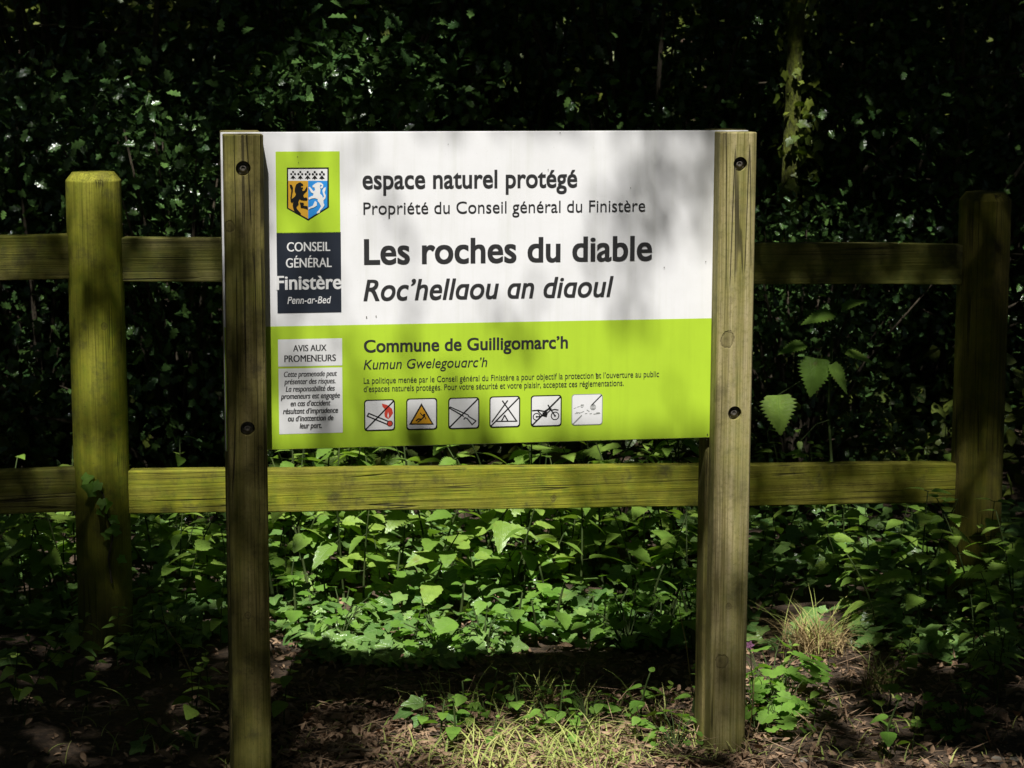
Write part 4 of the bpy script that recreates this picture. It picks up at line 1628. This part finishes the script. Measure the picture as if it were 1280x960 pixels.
mass('leafy', (0, 1, 2), 44, (330, 880), (6.45, 7.6), (1.0, 1.45), 'leafy green plant with pointed oval leaves in the undergrowth between the sign posts', 'leafy plants between the sign posts')
mass('broad', (0, 1, 2), 28, (330, 880), (6.45, 7.3), (.8, 1.3), 'low plant with broad leaves in the undergrowth between the sign posts', 'broad leaved plants between the sign posts')
mass('nettle', (0, 1, 2), 22, (340, 880), (6.7, 7.6), (.9, 1.3), 'nettle with toothed leaves at the back of the undergrowth between the sign posts', 'nettles between the sign posts')
mass('leafy', (0, 1, 2), 10, (172, 284), (6.4, 7.4), (.8, 1.2), 'leafy plant in half shade between the left fence post and the sign', 'leafy plants beside the left sign post')
mass('broad', (0, 1, 2), 6, (172, 290), (6.3, 7.0), (.8, 1.1), 'broad leaved plant in half shade between the left fence post and the sign', 'broad leaved plants beside the left sign post')
mass('nettle', (0, 1, 2), 9, (-20, 96), (6.2, 7.3), (.85, 1.15), 'nettle with broad toothed leaves left of the left fence post', 'nettles left of the left fence post')
mass('leafy', (0, 1, 2), 7, (-20, 100), (5.9, 6.9), (.7, 1.0), 'dim leafy plant in deep shade left of the left fence post', 'leafy plants left of the left fence post')
mass('leafy', (0, 1, 2), 16, (945, 1185), (6.5, 7.7), (.8, 1.15), 'leafy plant in shade under the rail right of the sign', 'leafy plants right of the sign')
mass('broad', (0, 1, 2), 10, (940, 1150), (6.2, 7.1), (.7, 1.1), 'broad leaved plant in dappled shade right of the sign', 'broad leaved plants right of the sign')
mass('nettle', (0, 1, 2), 9, (1130, 1300), (6.05, 6.4), (.7, 1.0), 'toothed leaved nettle around the foot of the right fence post', 'nettles at the right fence post')
mass('leafy', (0, 1, 2), 7, (1180, 1300), (5.6, 6.1), (.6, .85), 'straggling leafy plant at the right edge of the clearing', 'leafy plants at the right edge')

mass('seedling', (0, 1), 30, (340, 880), (6.1, 6.6), (1.2, 1.9), 'small leaved sprig at the front edge of the undergrowth between the sign posts', 'sprigs in the front of the undergrowth')
mass('cress', (0, 1), 16, (340, 880), (6.1, 6.7), (1.2, 1.8), 'tuft of small round leaves among the ivy between the sign posts', 'small herbs in the undergrowth')
mass('broad', (0, 1, 2), 16, (945, 1290), (5.35, 6.0), (.35, .6), 'small broad leaved plant on the shaded soil right of the sign', 'small plants right of the sign')
mass('broad', (0, 1, 2), 10, (-10, 285), (5.3, 6.0), (.4, .7), 'small broad leaved plant in deep shade left of the left sign post', 'small plants left of the sign')
mass('leafy', (0, 1, 2), 9, (-10, 285), (5.4, 6.1), (.4, .7), 'thin leafy plant in deep shade in front of the left part of the fence', 'thin plants in front of the fence')
mass('seedling', (0, 1), 16, (500, 870), (5.2, 5.5), (.6, 1.2), 'seedling in the sunlit strip of grass and litter between the sign posts', 'seedlings in the sunlit strip')
mass('lobed', (0, 1), 5, (945, 1000), (5.25, 5.65), (.7, 1.1), 'bright scalloped herb crowding the right side of the right sign post', 'scalloped herbs by the right sign post')
# ivy carpet under and behind the fence
n = 6200
x = rng.uniform(-1.9, 1.9, n)
y = 5.95 + rng.random(n) ** 1.5 * 1.6
front = 6.05 + 0.14 * np.sin(x * 3.1) + 0.08 * np.sin(x * 8.3 + 1)
gap = np.sin(x * 4.3 + 1.2 * np.sin(y * 5)) * np.sin(y * 6.1 + 1.5 * np.sin(x * 3.7))
ok = (y > front) & (gap > -.45) & (rng.random(n) > .45 * np.clip((x - .25) * 2, 0, 1) * (y < 6.6))
x, y = x[ok], y[ok]
n = len(x)
z = gz(x, y) + 0.012 + rng.random(n) ** 1.4 * 0.15 * np.clip((y - 5.95) * 1.6, .25, 1)
a = rng.uniform(0, 2 * math.pi, n)
ax = np.stack([np.cos(a), np.sin(a) - .45, rng.uniform(-.45, .15, n)], -1)
nr = np.stack([rng.normal(0, .5, n), rng.normal(-.40, .45, n), np.ones(n)], -1)
mb = MB()
scatter(mb, T_IVY, np.stack([x, y, z], -1), ax, nr, rng.uniform(.022, .058, n) * (1 + .25 * (rng.random(n) > .9)), rng.random(n))
o = mb.build('ivy_ground_cover', M['ivy'])
tag(o, 'ivy carpet covering the ground under and behind the fence', 'ivy', kind='stuff')

# single plants in the foreground
FORE = [
    ('ivyplant', 0, 548, 905, .4, .8, 'dark ivy seedling in the sunlit litter, nearest the middle of the sign'),
    ('broad', 0, 585, 915, 1.0, .42, 'small bright plant beside the dark ivy seedling in the foreground litter'),
    ('seedling', 0, 612, 890, 2.0, 1.0, 'pale seedling standing tallest in the foreground left of centre'),
    ('cress', 0, 650, 890, .2, 1.1, 'tuft of tiny round leaves in the foreground centre'),
    ('seedling', 1, 715, 893, 1.1, 1.1, 'three leaved seedling in the middle of the sunlit litter'),
    ('cress', 1, 735, 905, 3.0, 1.3, 'small bright herb just right of the middle of the sunlit litter'),
    ('seedling', 0, 800, 905, .6, 1.3, 'taller seedling left of the right sign post'),
    ('broad', 1, 830, 915, 2.6, .5, 'bushy bright plant close to the left of the right sign post'),
    ('cress', 0, 845, 938, 1.2, 1.1, 'low herb in the litter at the foot of the right sign post'),
    ('seedling', 1, 868, 915, 3.2, .8, 'tiny two leaved sprig against the back of the right sign post'),
    ('lobed', 0, 962, 880, .3, 1.3, 'bright herb with scalloped leaves right against the right sign post'),
    ('lobed', 1, 985, 900, 2.1, .9, 'smaller herb with scalloped leaves in front of the dry grass tuft'),
    ('leafy', 0, 958, 790, 1.4, .55, 'leafy sprig growing up behind the right sign post'),
    ('broad', 2, 1018, 905, .5, .45, 'small dim plant in the brown soil below the dry grass tuft'),
    ('seedling', 0, 1105, 945, 1.0, 1.3, 'seedling in the shaded soil at the lower right'),
    ('broad', 1, 1140, 948, 2.2, .40, 'small broad leaved plant at the bottom edge, lower right'),
    ('cress', 1, 1205, 915, .9, 1.5, 'clump of small round leaves in the soil at the lower right'),
    ('cress', 0, 1190, 925, 2.4, 1.1, 'lower clump of small round leaves by the pale stones'),
    ('broad', 0, 355, 910, .7, .75, 'dim leafy plant against the foot of the left sign post'),
    ('leafy', 1, 262, 895, 2.9, .55, 'shaded plant in the dark soil just left of the left sign post'),
    ('leafy', 2, 170, 850, 1.9, .45, 'shaded seedling in front of the left fence post'),
    ('broad', 2, 108, 890, 1.2, .55, 'dim plant in the dark lower left corner'),
    ('ivyplant', 1, 198, 935, 1.2, .6, 'single ivy shoot in the dark soil at the lower left'),
    ('ivyplant', 0, 55, 830, 2.2, 1.1, 'ivy shoot in deep shade at the left edge'),
    ('ivyplant', 1, 1070, 790, .2, 1.1, 'ivy shoot in the shade right of the dry grass tuft'),
    ('ivyplant', 0, 1140, 800, 4.2, 1.2, 'ivy shoot lit by a fleck of sun in front of the right fence post'),
]
for kind, k, px, py, rz, s, lab in FORE:
    plant(kind, k, gpos(px, py), rz, s, lab)

# pink flower of the herb by the right sign post
Pf = at(937, 806, 5.28)
fl = empty('wild_flower', loc=(Pf.x, Pf.y, float(gz(Pf.x, Pf.y))))
tag(fl, 'tiny pink wild flower beside the right sign post', 'flower')
h = Pf.z - fl.location.z
mb = MB()
mb.tube([(0.02, 0.03, 0), (.01, .01, h * .6), (0, 0, h)], [.0016, .0013, .001], 5)
mb.build('stem', M['stem'], fl)
mb = MB()
for k in range(5):
    a = k * 1.2566
    lv(mb, T_BROAD, (0, 0, h), (math.cos(a), -.35, math.sin(a)), (0, -1, .3), .012, .5)
mb.build('petals', simple_mat('pink_petal', (0.55, 0.22, 0.42), (0.7, 0.35, 0.55), 60, 0.7, 0.05), fl)

# the tall nettle whose big leaves hang in the light between the rails
Yn = 7.2
top = at(1048, 375, Yn)
nt_ = empty('nettle', loc=(top.x, Yn, float(gz(top.x, Yn))))
tag(nt_, 'tall nettle with large heart shaped toothed leaves hanging between the rails right of the sign', 'nettle')
O = Vector(nt_.location)
st, fo = MB(), MB()
sp = [Vector((0.02, .02, 0)), Vector((-.02, .03, .5)), Vector((-.01, .02, .95)), top - O]
st.tube(sp, [.005, .0045, .0035, .002], 7)
for (bx, by, tx, ty, w, nz) in ((1021, 448, 1014, 497, 1.0, (.15, -1, .25)), (972, 494, 976, 545, .95, (-.15, -1, .3)), (1040, 392, 1000, 402, .85, (0, -.35, 1)), (1005, 430, 972, 440, .75, (.1, -.4, 1)), (1052, 385, 1085, 372, .8, (0, -.4, 1)), (1040, 455, 1062, 492, .6, (.3, -.6, .5)), (1000, 552, 1000, 566, .5, (0, -1, .5)), (1058, 440, 1095, 452, .8, (.2, -.3, 1))):
    b, t = at(bx, by, Yn - .06) - O, at(tx, ty, Yn - .09) - O
    d = t - b
    lv(fo, T_NETTLE_BIG, b, d, nz, d.length, random.random(), 0, w)
    q = min(max(b.z / sp[3].z, .2), .95)
    j = Vector((-.01, .02, min(b.z + .06, sp[3].z)))
    st.tube([j, (j + b) / 2 + Vector((0, 0, .02)), b], [.002, .0016, .0014], 5)
fo.build('foliage', M['nettle'], nt_)
st.build('stem', M['stem'], nt_)

# nettle leaf catching the light in front of the right fence post
plant('nettle', 1, at(1150, 700, 6.1), 1.0, 1.05, 'nettle with one sunlit toothed leaf just left of the right fence post')

# ivy sprig climbing the left fence post
sp_ = empty('ivy_sprig', loc=tuple(at(128, 700, 6.02)))
tag(sp_, 'ivy sprig climbing the front of the left fence post below the lower rail', 'ivy')
O = Vector(sp_.location)
st, fo = MB(), MB()
line = [(140, 720), (136, 690), (142, 660), (134, 635), (130, 612), (122, 600), (108, 596)]
pts = []
for i, (a, b) in enumerate(line):
    P = at(a, b, 6.1)
    u = (P - FP).dot(FU)
    dep = math.sqrt(max((DIA / 2) ** 2 - u * u, 0)) + .006
    pts.append(P - O + FN * dep)
st.tube(pts, [.003, .003, .0028, .0025, .002, .0016, .001], 6)
for (a, b, s) in ((106, 594, .028), (118, 606, .034), (124, 597, .024), (133, 626, .034), (127, 634, .026), (140, 640, .022), (147, 655, .030), (136, 662, .020), (128, 618, .022), (150, 690, .02)):
    P = at(a, b, 6.1)
    u = (P - FP).dot(FU)
    P = P - O + FN * (math.sqrt(max((DIA / 2) ** 2 - u * u, 0)) + .012)
    lv(fo, T_IVY, P, (random.uniform(-1, 1), -.4, random.uniform(-.8, .4)), (random.uniform(-.4, .4), -1, .5), s * 1.25, random.random())
fo.build('foliage', M['herb'], sp_)
st.build('stem', M['bark'], sp_)


# ------------------------------------------------------------------ grass, litter, twigs, stones
def blades(mb, pos, L, w, lean, tint, droop=.5):
    n = len(pos)
    a = rng.uniform(0, 2 * math.pi, n)
    q = np.linspace(0, 1, 6)
    dirx, diry = np.cos(a), np.sin(a)
    ba = a + math.pi / 2 + rng.normal(0, .5, n)
    V = np.zeros((n, 12, 3))
    for i, t in enumerate(q):
        out = L * lean * t ** 1.6
        zz = L * (t - droop * lean * t ** 2.4)
        c = pos + np.stack([dirx * out, diry * out, zz], -1)
        ww = (w * (1 - t ** 1.5) + .0002)[:, None] * np.stack([np.cos(ba), np.sin(ba), np.zeros(n)], -1)
        V[:, 2 * i] = c - ww
        V[:, 2 * i + 1] = c + ww
    T = []
    for i in range(5):
        T += [(2 * i, 2 * i + 1, 2 * i + 3), (2 * i, 2 * i + 3, 2 * i + 2)]
    T = np.array(T)
    TT = (T[None] + (np.arange(n) * 12)[:, None, None]).reshape(-1, 3)
    mb.add(V.reshape(-1, 3), TT, np.zeros((n * 12, 3)), np.repeat(tint, 12))


def gpts(n, pxr, pyr):
    px, py = rng.uniform(*pxr, n), rng.uniform(*pyr, n)
    P = np.array([tuple(gpos(a, b)) for a, b in zip(px, py)])
    P[:, 2] -= .003
    return P


mb = MB()
for n, a, b, L0, L1 in ((330, (590, 770), (915, 985), .04, .14), (90, (480, 600), (930, 975), .03, .10), (110, (760, 870), (900, 960), .03, .11), (60, (520, 860), (870, 905), .06, .18), (60, (340, 520), (880, 960), .02, .07), (60, (950, 1120), (860, 960), .02, .09), (26, (20, 280), (880, 960), .04, .12), (40, (1090, 1280), (880, 960), .02, .08), (46, (868, 948), (930, 952), .02, .07), (30, (270, 345), (945, 970), .02, .07)):
    P = gpts(n, a, b)
    blades(mb, P, rng.uniform(L0, L1, n), rng.uniform(.0011, .0034, n), rng.uniform(.35, 1.7, n), rng.random(n))
o = mb.build('grass', M['grass'])
tag(o, 'thin green grass growing through the litter in front of the sign', 'grass', kind='stuff')


def tuft(px, py, n, rad, L0, L1, green, lab):
    P = gpos(px, py)
    t = empty('grass_tuft', loc=tuple(P))
    tag(t, lab, 'grass tuft')
    for nm, m, k, l0, l1, dr in (('dry_blades', M['straw'], n, L0, L1, .9), ('green_blades', M['grass'], green, L1 * .8, L1 * 1.35, .5)):
        mb = MB()
        q = rng.normal(0, rad, (k, 3))
        q[:, 2] = 0
        blades(mb, q, rng.uniform(l0, l1, k), rng.uniform(.0009, .002, k), rng.uniform(.35, 1.3, k), rng.random(k), dr * .6)
        mb.build(nm, m, t)


tuft(1020, 818, 420, .040, .07, .17, 50, 'large tuft of dry straw coloured grass right of the right sign post')
tuft(1100, 862, 90, .03, .05, .13, 26, 'small half dry grass tuft in the shade, right of the large straw tuft')
tuft(690, 890, 30, .03, .05, .13, 26, 'sparse grass tuft with long arching blades in the middle foreground')

# fallen leaves and wood chips
mb = MB()
n = 5200
P = np.concatenate([gpts(4200, (280, 960), (865, 990)), gpts(1500, (920, 1300), (760, 985)), gpts(500, (-20, 320), (800, 985)), gpts(2300, (310, 900), (745, 880))])
P[:, 2] += .004 + rng.random(len(P)) * .012
n = len(P)
nr = np.stack([rng.normal(0, .45, n), rng.normal(-.1, .45, n), np.ones(n)], -1)
ax = unit(n)
ax[:, 2] *= .3
scatter(mb, T_CURL, P, ax, nr, rng.uniform(.008, .030, n) * (1 + .7 * (rng.random(n) > .94)), rng.random(n) ** 1.3, 0, .8)
n = 2200
P = np.concatenate([gpts(1500, (330, 960), (870, 990)), gpts(700, (920, 1300), (800, 985))])
P[:, 2] += .008 + rng.random(n) * .012
ax = unit(n)
ax[:, 2] *= .25
scatter(mb, T_QUAD, P, ax, np.stack([rng.normal(0, .3, n), rng.normal(0, .3, n), np.ones(n)], -1), rng.uniform(.02, .08, n), rng.random(n) ** .7, 0, .10)
n = 900
P = np.concatenate([gpts(650, (340, 960), (870, 990)), gpts(250, (920, 1200), (800, 985))])
P[:, 2] += .014 + rng.random(n) * .02
ax = unit(n)
ax[:, 2] *= .22
scatter(mb, T_QUAD, P, ax, np.stack([rng.normal(0, .3, n), rng.normal(0, .3, n), np.ones(n)], -1), rng.uniform(.05, .16, n), .6 + .4 * rng.random(n), 0, .03)
o = mb.build('leaf_litter', M['litter'])
tag(o, 'brown dead leaves and wood chips lying on the soil', 'litter', kind='stuff')


def twig(pts, r, lab, m='twig'):
    P = [gpos(a, b) for a, b in pts]
    O = P[0].copy()
    q = [p - O + Vector((0, 0, r + .012 + h)) for p, (_, _, h) in zip(P, [(*p, 0) if len(p) == 2 else p for p in PT3(pts)])]
    mb = MB()
    mb.tube(q, [r * (1 - .5 * i / len(q)) for i in range(len(q))], 7)
    o = mb.build('twig', M[m])
    o.location = O
    tag(o, lab, 'twig', 'fallen twigs')


def PT3(pts):
    return [(a, b, .006 * math.sin(i * 2.1)) for i, (a, b) in enumerate(pts)]


for pts, r, lab in (
        ([(410, 946), (450, 948), (490, 946), (515, 945)], .0045, 'pale fallen stick lying in the litter at the bottom, right of the left sign post'),
        ([(560, 918), (600, 912), (650, 902), (690, 905)], .0022, 'thin brown twig across the sunlit litter in the middle foreground'),
        ([(90, 908), (140, 898), (180, 890)], .003, 'thin pale twig on the dark soil at the lower left'),
        ([(205, 930), (235, 915), (270, 902)], .0025, 'thin twig leading towards the left sign post in the shade'),
        ([(0, 905), (60, 898), (120, 894)], .0025, 'thin twig at the left edge in deep shade'),
        ([(1020, 880), (1070, 872), (1110, 858)], .0022, 'dry stalk lying in front of the dry grass tuft')):
    twig(pts, r, lab)


def stick_up(a, b, Y, r, lab, m='twig'):
    P0, P1 = at(*a, Y), at(*b, Y - .06)
    g = float(gz(P0.x, Y))
    mb = MB()
    P0.z = g - .01
    d = P1 - P0
    mb.tube([(0, 0, 0), d * .5 + Vector((.006, 0, .004)), d], [r, r * .8, r * .4], 6)
    o = mb.build('dry_stem', M[m])
    o.location = P0
    tag(o, lab, 'stem', 'dry stems')


stick_up((930, 905), (943, 845), 5.12, .0016, 'pale dry stem leaning beside the foot of the right sign post', 'straw')
stick_up((865, 815), (845, 745), 5.75, .0020, 'pale dry stalk slanting in the shade left of the right sign post', 'straw')
stick_up((240, 840), (205, 780), 5.9, .002, 'pale dry stalk slanting in the dark between the left fence post and the sign', 'straw')
stick_up((530, 880), (519, 865), 5.5, .0016, 'short dry stem at the edge of the sign shadow', 'straw')


def stone(px, py, s, lab, seed):
    P = gpos(px, py)
    bm = bmesh.new()
    bmesh.ops.create_icosphere(bm, subdivisions=3, radius=1)
    r = random.Random(seed)
    ph = [r.uniform(0, 6) for _ in range(6)]
    for v in bm.verts:
        c = v.co
        k = 1 + .13 * math.sin(c.x * 3 + ph[0]) + .1 * math.sin(c.y * 4 + ph[1]) + .1 * math.sin(c.z * 5 + ph[2]) + .05 * math.sin(c.x * 9 + c.y * 7 + ph[3])
        v.co = Vector((c.x * 1.2, c.y * .9, c.z * .6)) * k * s
    me = to_me(bm, 'stone')
    me.polygons.foreach_set('use_smooth', np.ones(len(me.polygons), bool))
    o = link('stone', me, M['stone'])
    o.location = (P.x, P.y, P.z + s * .25)
    o.rotation_euler = (0, 0, r.uniform(0, 6))
    tag(o, lab, 'stone', 'pale stones')


stone(1248, 953, .016, 'larger pale stone at the bottom right corner', 1)
stone(1270, 951, .013, 'smaller pale stone beside the larger one at the bottom right corner', 2)
stone(1003, 952, .011, 'pale pebble in the litter just right of the right sign post', 3)
stone(1060, 945, .012, 'pale pebble farther right in the shaded litter', 4)
